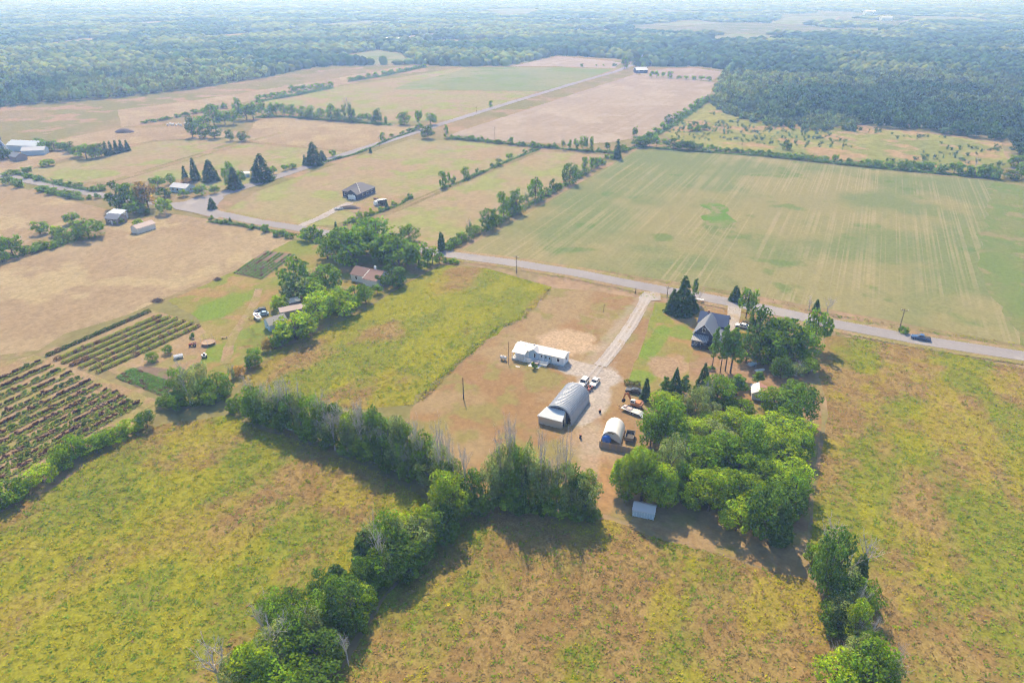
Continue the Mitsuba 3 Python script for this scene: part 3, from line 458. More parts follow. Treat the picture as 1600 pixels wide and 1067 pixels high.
('around the dark gabled farmhouse', 'trees around the dark farmhouse', "58.7,218.7,14.9,6.6,c;55.9,220.3,9.1,5.3,c;62.5,221.9,6.5,5.4,c;65.3,229.2,7.7,2.8,p;67.6,230.9,4.2,3.7,x;80.4,230.3,6.2,4.2,c;79.9,215.3,10.4,5.9,b;75.2,189.7,13.9,7.1,d;82.2,186.4,10.4,14.2,d;77.2,183.5,9.5,8.8,b;86.8,183.4,10.7,8.4,b;70.5,183.8,8.5,6.5,d;80.5,189.4,8.5,7.8,d;77.5,174.4,6.1,5.5,d;94.3,193.0,12.2,7.2,b;106.4,221.9,4.4,2.2,c;103.8,221.9,5.6,4.0,x;109.4,219.7,6.3,4.9,x;59.1,179.6,11.6,3.4,p;61.0,177.6,13.0,3.8,p;63.9,177.3,12.1,6.4,p;62.7,178.4,10.5,4.5,p;58.9,179.4,1.6,1.9,s;70.7,193.3,6.1,6.0,y;90.7,208.5,3.5,5.1,s;82.2,175.2,6.0,5.9,t;86.5,176.7,4.9,4.5,B;70.1,171.3,3.3,3.3,p;127.8,203.9,2.6,2.9,s;88.5,209.1,2.5,3.8,s"),
('around the sheds left of the meadow', 'trees around the left farmstead sheds', "-79.5,236.6,16.1,8.9,b;-79.7,230.0,9.7,6.0,d;-68.9,238.6,11.9,9.9,b;-75.1,245.4,7.5,7.3,o;-70.6,227.6,8.6,7.7,B;-65.5,214.5,11.1,8.7,B;-59.2,217.3,9.9,9.6,B;-52.3,228.1,8.1,5.0,b;-55.9,227.7,7.0,5.5,b;-49.5,235.8,4.6,3.3,b;-81.2,221.9,6.6,5.3,S;-69.2,199.1,9.3,10.2,B;-67.1,205.6,5.9,6.3,b;-73.3,200.4,5.0,4.1,B;-74.1,192.6,5.0,3.2,b;-75.9,191.3,4.3,3.2,y;-57.1,224.6,4.9,4.5,t;-62.5,220.6,5.1,5.8,o;-76.2,229.1,10.8,8.1,o;-71.2,230.2,9.7,8.8,b;-61.0,223.7,9.1,5.8,b;-56.2,220.5,7.6,6.5,b;-74.3,195.6,2.5,4.5,s;-72.4,197.1,6.1,4.9,b;-69.2,202.2,5.0,6.0,b;-69.4,203.6,2.5,4.5,s"),
('around the white brown roofed house', 'trees around the white house', "-65.1,265.4,17.0,14.4,b;-57.2,280.0,16.8,15.6,b;-45.3,263.2,14.3,13.8,b;-76.9,273.7,10.5,9.0,b;-72.4,281.1,12.5,10.8,b;-64.6,298.0,12.2,11.4,b;-45.8,297.3,8.4,8.5,b;-45.1,245.0,8.3,10.6,d;-48.8,245.7,4.4,4.4,S;-35.9,260.6,4.6,3.6,b;-34.8,269.5,7.1,4.2,t;-32.5,268.3,8.1,5.2,b;-29.7,268.6,5.3,3.7,b;-23.7,269.2,1.9,4.7,s;-26.9,269.5,2.4,3.1,s;-91.0,300.1,6.4,10.3,s;-86.8,301.1,4.3,4.6,s;-114.3,310.1,3.9,4.1,s;-106.3,305.0,3.1,5.8,s;-100.9,301.8,2.9,4.0,s;-71.3,275.1,13.8,10.0,b;-66.9,278.8,11.9,9.5,d;-63.4,278.4,12.2,13.4,b;-53.8,272.9,12.1,9.9,b;-52.2,269.4,13.3,10.9,b;-48.3,267.9,13.7,13.7,d;-43.0,267.5,11.4,12.6,b;-37.4,262.4,12.1,8.9,b"),
('in the hedge left of the stubble field', 'trees of the hedge by the stubble field', "-209.9,277.1,10.2,8.6,b;-216.9,281.4,8.1,6.5,b;-217.0,307.6,6.5,7.6,b;-210.1,322.2,6.2,7.3,b;-207.7,304.8,5.5,5.8,S;-199.9,297.4,6.1,6.3,b;-191.2,301.3,9.7,12.1,b;-197.8,302.9,5.9,6.9,d;-204.4,285.9,3.7,6.6,s;-200.2,287.3,3.6,5.5,s;-199.1,293.1,4.0,5.1,s;-205.7,280.8,4.0,6.0,s;-209.9,269.8,5.6,5.2,s;-188.4,322.8,3.4,4.3,S;-176.8,318.0,3.9,4.8,S"),
('beside the road junction', 'trees beside the road junction', "-200.8,348.0,14.7,11.7,d;-199.7,358.6,11.5,11.4,b;-186.0,347.9,15.1,11.1,y;-191.2,349.9,12.3,9.8,b;-188.6,338.4,7.6,8.9,b;-183.3,337.6,5.0,5.1,d;-173.8,339.7,8.8,7.7,S;-199.9,389.4,7.6,8.6,b;-196.7,398.7,6.6,5.2,b;-188.3,371.6,4.9,7.6,d;-178.0,371.2,4.4,5.5,b;-168.7,372.9,6.7,7.6,b;-163.5,377.8,5.2,5.6,b;-153.3,347.8,6.3,4.6,c;-192.4,408.1,9.0,3.8,c;-186.4,408.1,13.8,6.0,c;-176.7,406.6,13.0,9.8,c;-189.5,403.5,2.8,6.7,y;-159.7,390.6,15.9,7.2,b;-156.1,388.9,12.6,8.7,c;-155.0,395.8,10.2,5.1,b"),
('along the road left of the junction', 'shrubs along the left road', "-303.7,421.4,3.3,8.5,s;-299.8,430.8,3.2,6.3,s;-290.8,399.1,5.2,5.9,s;-280.3,391.8,5.4,5.8,s;-288.1,412.6,3.1,5.3,s;-278.6,408.2,2.6,6.0,s;-295.9,445.4,4.7,8.9,S;-260.8,382.4,3.5,7.1,s;-252.7,377.0,3.8,7.0,s;-244.8,374.4,3.4,7.0,s;-237.4,370.5,4.0,6.9,s;-248.3,394.6,2.2,5.1,s;-231.3,385.3,3.5,7.1,s;-226.7,367.0,2.5,3.4,s;-222.6,368.3,3.2,3.4,s;-146.2,327.5,3.0,2.5,s;-138.2,322.7,2.8,3.7,s;-135.4,323.7,3.2,1.8,c;-141.9,324.4,2.0,2.5,s;-122.4,314.8,2.5,3.6,s;-263.6,401.9,2.6,5.2,s;-255.7,397.3,2.3,4.4,s"),
('along the straight road beyond the junction', 'trees along the straight road', "-147.1,408.1,16.3,12.8,c;-145.0,423.4,5.5,3.9,b;-140.5,431.9,4.3,4.8,b;-137.7,437.3,3.9,5.6,b;-126.8,448.5,15.2,10.7,c;-124.7,461.6,7.0,5.9,c;-132.6,448.5,7.3,3.3,c;-120.5,472.6,4.7,5.2,b;-95.7,525.2,7.6,3.8,b;-97.5,485.8,4.3,2.2,c;-49.8,537.5,10.5,3.4,b;-89.6,597.8,11.6,11.2,b;-77.2,596.7,12.9,6.4,b;-67.7,597.5,10.7,9.6,b;-63.3,536.7,10.5,10.6,d;-74.4,573.0,5.6,6.1,b;-20.2,694.8,6.8,3.7,b;-81.0,564.7,3.6,5.0,s;-85.9,556.2,2.7,4.0,s;-92.2,545.4,2.2,3.4,s;-77.6,570.0,3.7,4.1,s"),
('in the tree belt beyond the pastures', 'trees of the belt beyond the pastures', "-242.8,541.0,16.4,7.8,d;-248.5,568.4,12.1,11.2,b;-233.6,538.4,9.4,7.7,d;-224.2,536.6,10.1,10.6,d;-209.5,528.2,8.8,6.6,d;-198.9,526.2,7.7,8.5,d;-247.0,595.0,18.1,12.7,b;-239.0,597.8,11.6,11.7,b;-235.8,622.3,20.6,7.7,b;-228.5,620.3,14.6,13.2,b;-225.0,626.5,16.4,11.1,b;-223.6,646.4,13.8,8.0,b;-211.2,646.9,12.6,10.3,b;-202.5,642.9,11.6,8.0,b;-194.1,639.4,12.0,7.9,b;-184.4,632.7,10.8,9.0,b;-175.1,629.3,11.8,8.9,b;-165.8,625.7,10.2,7.8,b;-156.1,622.4,14.4,7.7,b;-148.8,619.1,11.2,7.7,d;-143.2,618.8,18.6,6.6,t;-136.3,612.3,14.2,6.5,d;-128.2,612.6,7.9,7.6,b;-122.1,608.9,8.5,5.4,b;-116.6,605.7,10.6,5.4,d;-112.4,603.1,13.0,7.5,d;-105.8,602.0,6.5,3.2,b;-251.1,585.2,10.5,9.4,b;-231.9,597.3,13.8,9.6,b;-215.5,642.6,10.5,6.8,b;-138.6,615.3,20.6,5.5,t"),
('in the farther hedge rows', 'trees of the farther hedge rows', "-256.4,738.6,6.4,7.1,b;-252.8,747.7,5.9,6.6,b;-247.7,752.5,6.6,7.3,b;-244.6,761.9,6.0,6.7,b;-239.4,766.9,6.7,7.4,b;-237.0,786.8,10.1,6.9,b;-231.6,792.2,8.8,7.6,b;-228.9,808.1,7.7,7.8,b;-224.6,819.0,7.1,7.9,b;-220.3,830.3,7.2,8.0,b;-214.4,835.8,6.6,7.3,b;-209.8,847.5,6.7,7.4,b;-200.6,917.4,4.2,7.2,b;-190.9,924.3,5.7,7.2,b;-182.2,938.2,6.6,6.5,b;-175.0,952.7,6.7,6.6,b;-168.8,975.6,6.0,7.6,b;-162.3,999.1,5.4,6.9,b;-154.3,1015.5,5.5,7.0,b;-146.1,1032.4,4.7,7.1,b;-136.9,1059.0,4.8,8.2,b;-128.0,1077.1,4.9,7.4,b;-309.1,606.2,2.8,6.5,s;-305.5,612.6,2.8,6.5,s;-301.9,619.1,2.9,6.6,s;-297.7,625.8,2.9,6.7,s;-294.8,636.0,3.5,6.8,s;-289.8,643.0,4.1,6.8,s;-287.8,657.7,4.1,8.1,s;-282.6,665.1,4.7,8.2,s;-277.6,676.5,5.3,8.3,s;-273.4,688.0,5.5,7.3,s"),
('by the far end of the straight road', 'trees at the far end of the road', "101.9,1085.8,5.9,4.7,d;124.4,1094.9,3.4,2.8,d;134.7,1094.9,3.4,2.8,d;160.7,1059.7,16.6,10.9,d;179.3,1078.5,14.2,13.0,d;182.1,1024.3,12.9,8.8,b;178.6,945.4,9.0,6.5,b;185.2,945.4,9.0,6.5,b;193.3,945.2,7.5,5.7,b;201.0,938.6,9.6,8.1,b;210.0,931.3,4.3,7.3,b;218.1,924.3,5.0,7.2,b;227.7,924.3,5.0,7.2,b;235.7,917.5,5.7,7.9,b;243.6,910.7,5.6,7.9,b;185.7,1078.0,13.4,11.1,d;150.9,1096.1,5.0,7.5,d;224.8,1137.4,10.5,13.6,d;242.6,1157.9,12.5,11.9,d;266.8,1168.7,9.9,12.0,d;280.5,1158.4,12.5,13.9,d;298.5,1158.8,16.1,15.9,d"),
('along the edge of the pale ploughed field', 'trees along the pale ploughed field', "102.7,535.5,5.7,5.8,b;112.8,559.1,5.0,6.0,b;121.0,572.9,6.6,5.6,b;129.3,593.7,9.3,6.9,d;138.6,615.6,6.5,6.6,b;147.2,632.2,6.1,6.7,b;156.9,653.3,5.7,6.9,b;167.0,672.0,7.0,7.1,b;178.0,695.6,8.4,7.3,b;191.5,725.5,6.3,8.3,b;94.5,548.0,8.3,4.4,d"),
('in the hedge above the hay strip', 'trees of the hedge above the hay strip', "-45.5,537.9,3.1,3.9,s;-41.0,535.5,3.0,4.3,s;-30.1,530.6,3.8,5.7,b;-23.8,528.2,3.9,4.7,s;-17.9,520.6,3.4,3.8,s;-10.7,516.5,3.3,5.6,s;-0.9,513.5,6.0,4.6,b;4.6,508.9,3.8,3.7,s;8.7,508.9,3.8,3.7,s;14.6,504.4,4.6,4.6,b;20.5,502.3,2.9,4.1,s;25.9,502.4,2.8,4.5,s;30.9,502.0,4.2,3.2,s;35.9,495.4,9.9,4.0,t;40.6,497.3,7.3,3.2,b;44.9,495.4,8.5,4.0,b;50.0,491.6,11.7,6.2,b;55.2,490.8,10.6,3.1,b;60.2,491.2,2.8,3.6,s;66.6,493.1,6.7,3.6,d;69.9,467.4,14.1,5.1,c;77.8,489.9,5.3,6.2,s"),
('in the hedge above the striped crop field', 'trees of the hedge above the crop field', "92.0,508.2,8.2,11.0,d;98.7,507.3,7.1,7.3,b;102.8,504.6,9.8,5.5,b;108.3,504.8,6.7,6.4,b;114.3,500.7,7.4,8.1,d;119.2,496.1,7.0,7.2,d;124.1,494.1,6.9,8.0,d;128.4,493.3,5.8,4.5,d;132.4,493.1,5.4,3.6,b;138.8,493.5,4.4,5.4,b;143.5,491.3,2.8,4.0,s;148.3,489.1,2.8,4.0,s;153.1,487.1,2.8,4.4,s;157.7,484.9,2.8,4.0,s;162.4,482.9,2.7,4.4,s;167.0,480.7,2.8,3.9,s;171.1,478.6,2.8,3.9,s;174.8,476.6,3.2,3.9,s;178.7,472.7,2.7,4.3,s;184.5,470.9,2.6,5.1,s;189.6,468.6,3.1,3.8,s;194.6,467.0,2.6,5.1,s;199.6,464.5,2.7,3.4,s;204.6,461.1,2.6,5.0,s;209.6,454.9,5.8,4.2,b;213.6,454.6,2.3,2.1,s;217.0,451.0,4.2,3.3,d;224.6,447.6,3.0,3.3,s;227.3,447.4,4.6,3.3,b;229.2,444.2,3.8,4.1,s;232.6,442.9,3.7,5.7,s;238.0,441.3,3.6,6.4,s;245.0,436.0,4.7,6.4,s;250.2,436.0,4.4,6.4,s;255.3,434.3,4.7,6.4,s;259.3,432.1,4.8,4.8,s;263.6,427.5,4.7,6.3,s;270.3,425.6,8.0,7.0,b;273.5,420.9,6.2,6.2,s;278.7,417.8,5.3,6.9,s;284.4,417.8,6.8,6.9,s;286.0,412.8,6.4,6.1,s;287.9,434.2,9.8,4.0,x;295.6,411.2,5.5,7.6,d;304.4,414.7,9.6,9.1,b;320.2,441.9,8.3,12.1,b;192.3,495.6,7.5,5.4,d;142.4,567.4,5.1,5.1,s;147.4,567.4,4.6,5.1,s;153.8,572.7,5.1,5.1,d"),
('in the hedge left of the striped crop', 'trees of the hedge left of the crop field', "-30.3,284.2,8.6,3.3,e;-27.2,286.2,3.3,3.9,s;-22.5,295.5,5.3,4.5,b;-19.4,300.7,10.6,4.0,t;-17.4,307.4,4.5,5.3,b;-11.1,314.4,11.5,6.9,d;-4.1,331.7,14.5,6.9,b;2.3,340.4,13.8,7.0,b;0.6,341.4,4.8,5.1,s;7.4,355.9,7.5,4.0,t;12.3,364.1,13.3,7.5,b;15.4,365.8,5.1,4.1,b;18.5,373.9,3.9,4.2,s;22.7,381.4,7.9,3.5,d;25.8,385.6,3.4,2.9,s;33.3,399.2,14.1,6.6,d;39.1,415.9,3.9,4.6,s;44.2,425.2,11.2,4.3,b;49.5,435.1,8.4,3.6,b;53.9,442.5,6.8,4.9,b;58.0,449.5,3.0,3.3,s;64.7,467.1,2.6,5.1,s;-7.4,322.0,4.9,4.3,s;-24.8,291.3,3.4,3.9,s"),
('along the track between the hay fields', 'trees along the track between hay fields', "-39.3,391.4,10.5,4.4,b;-36.5,398.1,7.5,2.2,b;-34.2,401.5,4.6,3.0,s;-27.8,412.5,7.5,4.9,b;-21.7,429.8,2.6,2.0,s;-12.6,442.0,3.0,2.4,s;-8.2,448.1,6.6,5.7,t;-2.5,464.4,3.9,3.4,b;-0.4,468.2,3.6,3.0,b;8.8,482.6,3.7,3.1,s;12.9,491.0,2.9,3.1,s;17.2,500.5,4.1,5.4,s"),
('by the new dark roofed house', 'shrubs by the new house', "-77.5,326.1,3.1,4.3,S;-75.1,333.1,3.3,3.1,S;-72.5,336.2,2.4,2.5,S;-70.4,338.6,3.3,3.2,S;-66.6,344.2,2.7,3.2,S;-63.9,347.8,4.0,2.3,c;-61.9,355.9,2.4,3.3,S;-54.8,368.3,3.2,3.1,s;-82.6,314.7,4.0,1.5,c;-79.6,321.4,2.3,2.4,S"),
('in the hedge below the lower orchard', 'trees of the hedge below the orchard', "-93.5,149.2,5.3,4.3,d;-96.7,146.9,3.8,5.5,S;-98.9,142.9,3.5,6.3,b;-101.1,141.1,3.9,5.3,b;-102.6,138.6,3.3,6.2,b;-104.5,135.9,6.5,5.5,b;-106.3,133.6,5.5,5.1,S;-106.8,126.5,5.2,6.7,B;-105.0,131.3,5.2,5.1,b;-109.1,122.2,3.8,4.0,S;-109.7,119.8,6.0,6.7,s;-110.6,117.5,5.3,5.5,s"),
('in the clump beside the garden plot', 'trees beside the garden plot', "-86.6,159.5,14.8,6.5,t;-89.2,171.2,6.8,5.8,o;-90.4,162.5,10.6,5.2,b;-80.4,163.9,8.1,7.0,b;-81.6,160.3,4.8,4.1,B;-89.2,157.6,5.1,5.1,b;-83.6,161.6,7.0,5.9,d;-76.6,181.9,6.0,4.9,b;-80.5,173.4,5.5,2.6,t;-79.2,175.4,3.6,3.3,y;-106.1,189.5,3.3,2.8,b;-108.4,184.3,3.3,3.5,b;-103.0,199.9,2.1,1.6,s;-77.8,180.0,4.3,2.6,s;-92.6,159.8,3.4,6.2,d;-89.8,160.0,4.3,5.0,d;-87.7,159.9,1.3,3.3,s;-85.1,161.1,1.3,5.3,s;-81.7,162.4,1.4,4.2,s;-80.6,163.8,1.5,5.4,s"),
('beside the old farm at far left', 'trees beside the far left farm', "-323.5,489.6,9.0,8.0,b;-320.0,494.1,7.7,8.9,b;-314.3,493.7,6.5,7.1,b;-312.4,493.5,4.8,6.2,B;-303.5,485.5,8.0,8.8,d;-290.3,471.4,8.2,9.4,b;-282.1,465.7,10.9,10.1,b;-278.0,469.3,10.3,8.5,b;-275.6,472.9,9.6,6.9,d;-273.4,475.4,11.0,3.5,c;-272.5,479.5,10.2,3.5,c;-271.1,483.7,9.4,4.0,c;-269.7,487.9,8.7,4.0,c;-267.9,492.2,7.9,4.0,c;-337.1,465.4,8.5,9.3,d;-335.7,468.6,6.3,6.0,d;-341.2,511.4,5.9,6.5,b"),
]
for w_, g_, d_ in TREES: trees(w_, g_, d_, 1.28 if 'grove' in w_ or 'farmhouse' in w_ else 1.38 if 'sheds' in w_ or 'white house' in w_ else 1.22 if 'hedge' in w_ and 'far' not in w_ else 1.2)
# ------------------------------------------------------------------ the far woods (one mass), scrub, weeds
def scatter(tv, tf, pos, sx, sz, rot, col):
    """copies of a small template as one mesh with a colour per copy"""
    n, m = len(pos), len(tv)
    c, s = np.cos(rot)[:, None], np.sin(rot)[:, None]
    x = tv[:, 0] * sx[:, None]; y = tv[:, 1] * sx[:, None]
    V = np.stack([c * x - s * y + pos[:, :1], s * x + c * y + pos[:, 1:2], tv[:, 2] * sz[:, None] + (pos[:, 2:3] if pos.shape[1] > 2 else 0)], -1).reshape(-1, 3)
    F = (tf[None] + (np.arange(n) * m)[:, None, None]).reshape(-1, 3)
    return V, F, np.repeat(col, m, 0)

def merge(parts):
    at, fs = 0, []
    for v, f, c in parts: fs.append(f + at); at += len(v)
    return np.vstack([q[0] for q in parts]), np.vstack(fs), np.vstack([q[2] for q in parts])

def inside(poly, P):
    shapely.prepare(poly)
    return shapely.contains_xy(poly, P[:, 0], P[:, 1])

def lump(r, sides=7):
    """an uneven crown top for trees a few pixels across"""
    v = []
    for z, rad in ((0.0, 0.42), (0.42, 0.56), (0.80, 0.40)):
        for k in range(sides):
            a = (k + 0.5 * (z > 0.3)) * 2 * np.pi / sides
            q = rad * r.uniform(0.75, 1.25)
            v.append([q * math.cos(a), q * math.sin(a), z * r.uniform(0.9, 1.1)])
    v.append([r.uniform(-.1, .1), r.uniform(-.1, .1), 1.02])
    f = []
    for ring in (0, 1):
        for k in range(sides):
            a, b, c, d = ring * sides + k, ring * sides + (k + 1) % sides, (ring + 1) * sides + k, (ring + 1) * sides + (k + 1) % sides
            f += [[a, b, d], [a, d, c]]
    f += [[2 * sides + k, 2 * sides + (k + 1) % sides, 3 * sides] for k in range(sides)]
    return np.array(v), np.array(f)

WOODS = shapely.Polygon([(-625.7, 641.0), (-489.8, 693.9), (-411.1, 755.5), (-361.5, 828.3), (-322.5, 929.5), (-291.5, 1057.0), (-265.9, 1103.9), (-154.6, 1123.8), (-75.3, 1094.2), (0.0, 1103.9), (77.7, 1298.2), (178.5, 1210.8), (188.3, 1094.2), (291.3, 1084.7), (301.7, 1022.1), (233.0, 851.6), (199.2, 746.1), (209.8, 620.5), (232.8, 607.6), (284.5, 655.3), (293.5, 598.2), (319.4, 546.9), (354.8, 517.1), (325.3, 437.7), (410.9, 403.5), (8217.1, 9031.3), (-8217.1, 9031.3)]).buffer(0)
OPEN = shapely.union_all([FIELDS[k].buffer(8) for k in FIELDS] + [band([(77.3, 889.0), (140.1, 1013.7), (175.7, 1103.9), (219.9, 1222.6), (369.1, 1552.1)], 24)])
WOODS = WOODS.difference(OPEN)
sheet('forest_floor', WOODS, 0.012, 'floor')
r = np.random.default_rng(11)
def sector(y0, y1, s_of, r):
    """points in the camera's surroundings, spacing s_of(y)"""
    out, y = [], y0
    while y < y1:
        s = s_of(y)
        x = np.arange(-0.86 * y - 60, 0.86 * y + 60, s)
        out.append(np.c_[x + r.uniform(-.42, .42, len(x)) * s, y + r.uniform(-.42, .42, len(x)) * s, np.full(len(x), s)])
        y += s * 0.92
    return np.vstack(out)
P = sector(430, 8700, lambda y: max(7.6, 0.0098 * y), r)
P = P[inside(WOODS, P)]
q3 = np.c_[P[:, :2] / 210.0, np.zeros(len(P))]
far = P[:, 1] > 1900
gap = meshkit.fbm(np.c_[P[:, 0] / 420.0, P[:, 1] / 1100.0, np.full(len(P), 3.0)], 3, 5)
P = P[~(far & (gap > 0.70))]
def wood_colour(P, r):
    k = meshkit.fbm(np.c_[P[:, :2] / 170.0, np.zeros(len(P))], 3, 21)[:, None]
    k2 = meshkit.fbm(np.c_[P[:, :2] / 60.0, np.ones(len(P))], 2, 23)[:, None]
    right = np.clip((P[:, :1] - 150) / 250, 0, 1) * (P[:, 1:2] < 2000)
    dark, pale = np.array([0.075, 0.150, 0.045]), np.array([0.240, 0.300, 0.080])
    t = np.clip((k - 0.38) * 4.2 + (k2 - 0.5) * 1.6 - right * 0.45, 0, 1)
    c = dark * (1 - t) + pale * t
    c = c * (0.86 - 0.14 * right) * r.uniform(0.6, 1.45, (len(P), 1)) * (1 + r.normal(0, 0.07, (len(P), 1)) * [1.5, 0.2, -0.5])
    return np.clip(c, 0.015, 0.5)
near = P[:, 1] < 950
parts = []
A, B = P[near], P[~near]
for k in range(4):
    rr = np.random.default_rng(50 + k)
    v, f, c = lobed_crown(1.25, 1.0, 0.02, 8, 130, 0.19, np.array([1, 1, 1]), rr, amp=0.15)
    sel = np.where(np.arange(len(A)) % 4 == k)[0]
    a = A[sel]
    V, F, C = scatter(v, f, a[:, :2], a[:, 2] * rr.uniform(0.85, 1.6, len(a)), rr.uniform(6.0, 14.5, len(a)) * np.clip((a[:, 1] - 420) / 160, 0.55, 1), rr.uniform(0, 6.28, len(a)), wood_colour(a, rr) * 1.7)
    parts.append((V, F, np.clip(C * np.tile(c, (len(a), 1)), 0.01, 0.6)))
v, f, c = merge(parts)
scene['forest__near_crowns'] = mikit.ply((v, f), 'm_leaf', color=c)
parts = []
for k in range(8):
    rr = np.random.default_rng(80 + k)
    tv, tf = lump(rr)
    b = B[np.arange(len(B)) % 8 == k]
    parts.append(scatter(tv, tf, b[:, :2], b[:, 2] * rr.uniform(0.9, 1.6, len(b)), rr.uniform(7, 15, len(b)), rr.uniform(0, 6.28, len(b)), wood_colour(b, rr) * 1.05))
v, f, c = merge(parts)
scene['forest__far_crowns'] = mikit.ply((v, f), 'm_canopy', smooth=True, color=c)
tag('forest', 'hazy woods reaching to the horizon beyond the fields', 'forest', kind='stuff')

# scrub before the right-hand wood and over the wet meadow
r = np.random.default_rng(12)
def in_poly(pts, n, r):
    g = pts if hasattr(pts, 'geom_type') else shapely.Polygon(pts).buffer(0)
    x0, y0, x1, y1 = g.bounds
    q = np.c_[r.uniform(x0, x1, n), r.uniform(y0, y1, n)]
    return q[inside(g, q)]
S1 = in_poly([(196.9, 736.9), (226.9, 785.2), (256.1, 727.9), (293.6, 677.9), (298.8, 607.6), (268.7, 565.9), (234.3, 568.7), (207.1, 595.1), (193.6, 662.7)], 1500, r)
S2 = in_poly([(121.7, 565.9), (179.8, 677.9), (205.7, 607.6), (304.2, 565.9), (355.7, 514.7), (315.5, 441.2), (246.3, 448.5), (168.3, 487.9), (120.9, 514.7)], 1500, r)
S2 = S2[meshkit.fbm(np.c_[S2 / 26.0, np.zeros(len(S2))], 3, 3) > 0.50]
S = np.vstack([S1, S2]); big = np.r_[r.uniform(3.0, 7.0, len(S1)), r.uniform(1.2, 3.2, len(S2))]
v, f, c = lobed_crown(1.2, 1.0, -0.05, 6, 70, 0.24, np.array([1, 1, 1]), r)
col = np.array([0.23, 0.33, 0.11]) * r.uniform(0.65, 1.4, (len(S), 1)) * (1 + r.normal(0, 0.1, (len(S), 1)) * [1.4, 0.2, -0.4])
V, F, C = scatter(v, f, S, big, big * r.uniform(0.6, 1.1, len(S)), r.uniform(0, 6.28, len(S)), col)
scene['scrub'] = mikit.ply((V, F), 'm_leaf', color=np.clip(C * np.tile(c, (len(S), 1)), 0.01, 0.6))
tag('scrub', 'low pale scrub on the wet meadow before the dark wood', 'scrub', kind='stuff')

# weeds of the unmown meadows: goldenrod, green herbs and dry grass, each plant a handful of sprays
def weeds(name, label, poly, dens, seed, hmax=0.34, bias=0.0):
    r = np.random.default_rng(seed)
    x0, y0, x1, y1 = poly.bounds
    x0, x1, y0, y1 = max(x0, -230), min(x1, 230), max(y0, 70), min(y1, 260)
    n = int((x1 - x0) * (y1 - y0) * dens)
    q = np.c_[r.uniform(x0, x1, n), r.uniform(y0, y1, n)]
    q = q[(np.abs(q[:, 0]) < 0.80 * q[:, 1] + 42) & (r.uniform(0, 1, len(q)) < np.clip(1.0 - (q[:, 1] - 115) / 170, 0.3, 1))]
    q = q[inside(poly, q)]
    u = r.uniform(0, 1, len(q))
    g, y = npf(lambda a, b: meadow_mask(a, b, bias)[0], q[:, 0], q[:, 1]), npf(lambda a, b: meadow_mask(a, b, bias)[1], q[:, 0], q[:, 1])
    kind = np.where(u < 0.06 + 0.60 * y, 0, np.where(u < 0.22 + 0.55 * g + 0.35 * y, 1, 2))
    pal = np.array([[0.325, 0.310, 0.020], [0.175, 0.265, 0.020], [0.285, 0.200, 0.076]])
    col = pal[kind] * r.uniform(0.72, 1.28, (len(q), 1)) * (1 + r.normal(0, 0.08, (len(q), 1)) * [1.2, 0.3, 0])
    h = hmax * np.array([1.0, 0.85, 0.6])[kind] * r.uniform(0.5, 1.3, len(q))
    wide = np.array([0.36, 0.40, 0.36])[kind] * r.uniform(0.7, 1.5, len(q))
    k = 8
    Pk = np.repeat(np.c_[q, np.zeros(len(q))], k, 0)
    hk, wk = np.repeat(h, k), np.repeat(wide, k)
    off = r.normal(0, 1, (len(Pk), 2)) * wk[:, None] * 0.62
    Pk = Pk + np.c_[off, hk * r.uniform(0.35, 1.0, len(Pk))]
    N = unit(np.c_[r.normal(0, 0.5, (len(Pk), 2)), np.full(len(Pk), 1.2)])
    v, f, c = cards(Pk, N, wk * 0.56, np.repeat(col, k, 0) * r.uniform(0.8, 1.2, (len(Pk), 1)), r)
    v[:, 2] = np.maximum(v[:, 2], 0.02)
    scene[name] = mikit.ply((v, f), 'm_canopy', color=np.clip(c, 0.01, 0.8))
    tag(name, label, 'weeds', kind='stuff')
MEADOW = [FIELDS[k] for k in FIELDS if k in (5, 7, 8, 9)]
for k, (m_, d_) in enumerate(zip(MEADOW, (1.5, 1.5, 1.7, 1.3))):
    weeds(numbered('meadow_weeds'), ['goldenrod and herbs of the scalloped central meadow', 'weeds of the lower left meadow below the hedgerow',
          'dry weeds of the meadow at bottom centre', 'goldenrod of the meadow right of the grove'][k], m_, d_, 60 + k, bias=(0.08, left_bias, -0.15, right_bias)[k])
weeds(numbered('meadow_weeds'), 'tall grass on the verges of the side road', shapely.difference(band(R1, 19.0), band(R1, 11.0)).intersection(shapely.box(-90, 150, 230, 300)), 1.3, 70, 0.6)
weeds(numbered('meadow_weeds'), 'lush green weeds between the left farm sheds', shapely.Polygon([(-90.5, 219.2), (-85.2, 225.8), (-77.5, 204.1), (-75.1, 188.4), (-78.8, 180.3), (-84.8, 194.9)]), 1.2, 71, 0.9)

# rough sward under and beside the hedges
def sward(name, label, lines, width, seed, dens=1.4):
    g = shapely.union_all([band(l, width) for l in lines])
    weeds(name, label, g, dens, seed, 0.6)
sward(numbered('meadow_weeds'), 'rough grass at the foot of the hedgerows', [[(-72.0, 155.9), (-52.7, 143.8), (-36.5, 134.3), (-20.0, 123.4), (-10.8, 113.6)], [(-111.4, 118.7), (-105.3, 132.3), (-98.5, 142.7), (-91.9, 148.9)], [(-80.2, 171.0), (-74.1, 186.4), (-67.0, 204.1), (-54.3, 224.7), (-43.4, 242.4)]], 8.0, 72)

sward(numbered('meadow_weeds'), 'tall standing edge of the meadow along the mown tan yard', [[(14.5, 243.0), (10.5, 232.7), (8.6, 224.7), (4.9, 222.4), (3.3, 214.0), (0.0, 211.9), (-4.9, 207.9), (-8.2, 198.9), (-12.6, 192.7), (-13.4, 188.9), (-16.9, 183.5), (-17.7, 180.7), (-20.8, 172.8), (-23.2, 166.7), (-25.8, 161.0)]], 2.2, 73, 4.5)

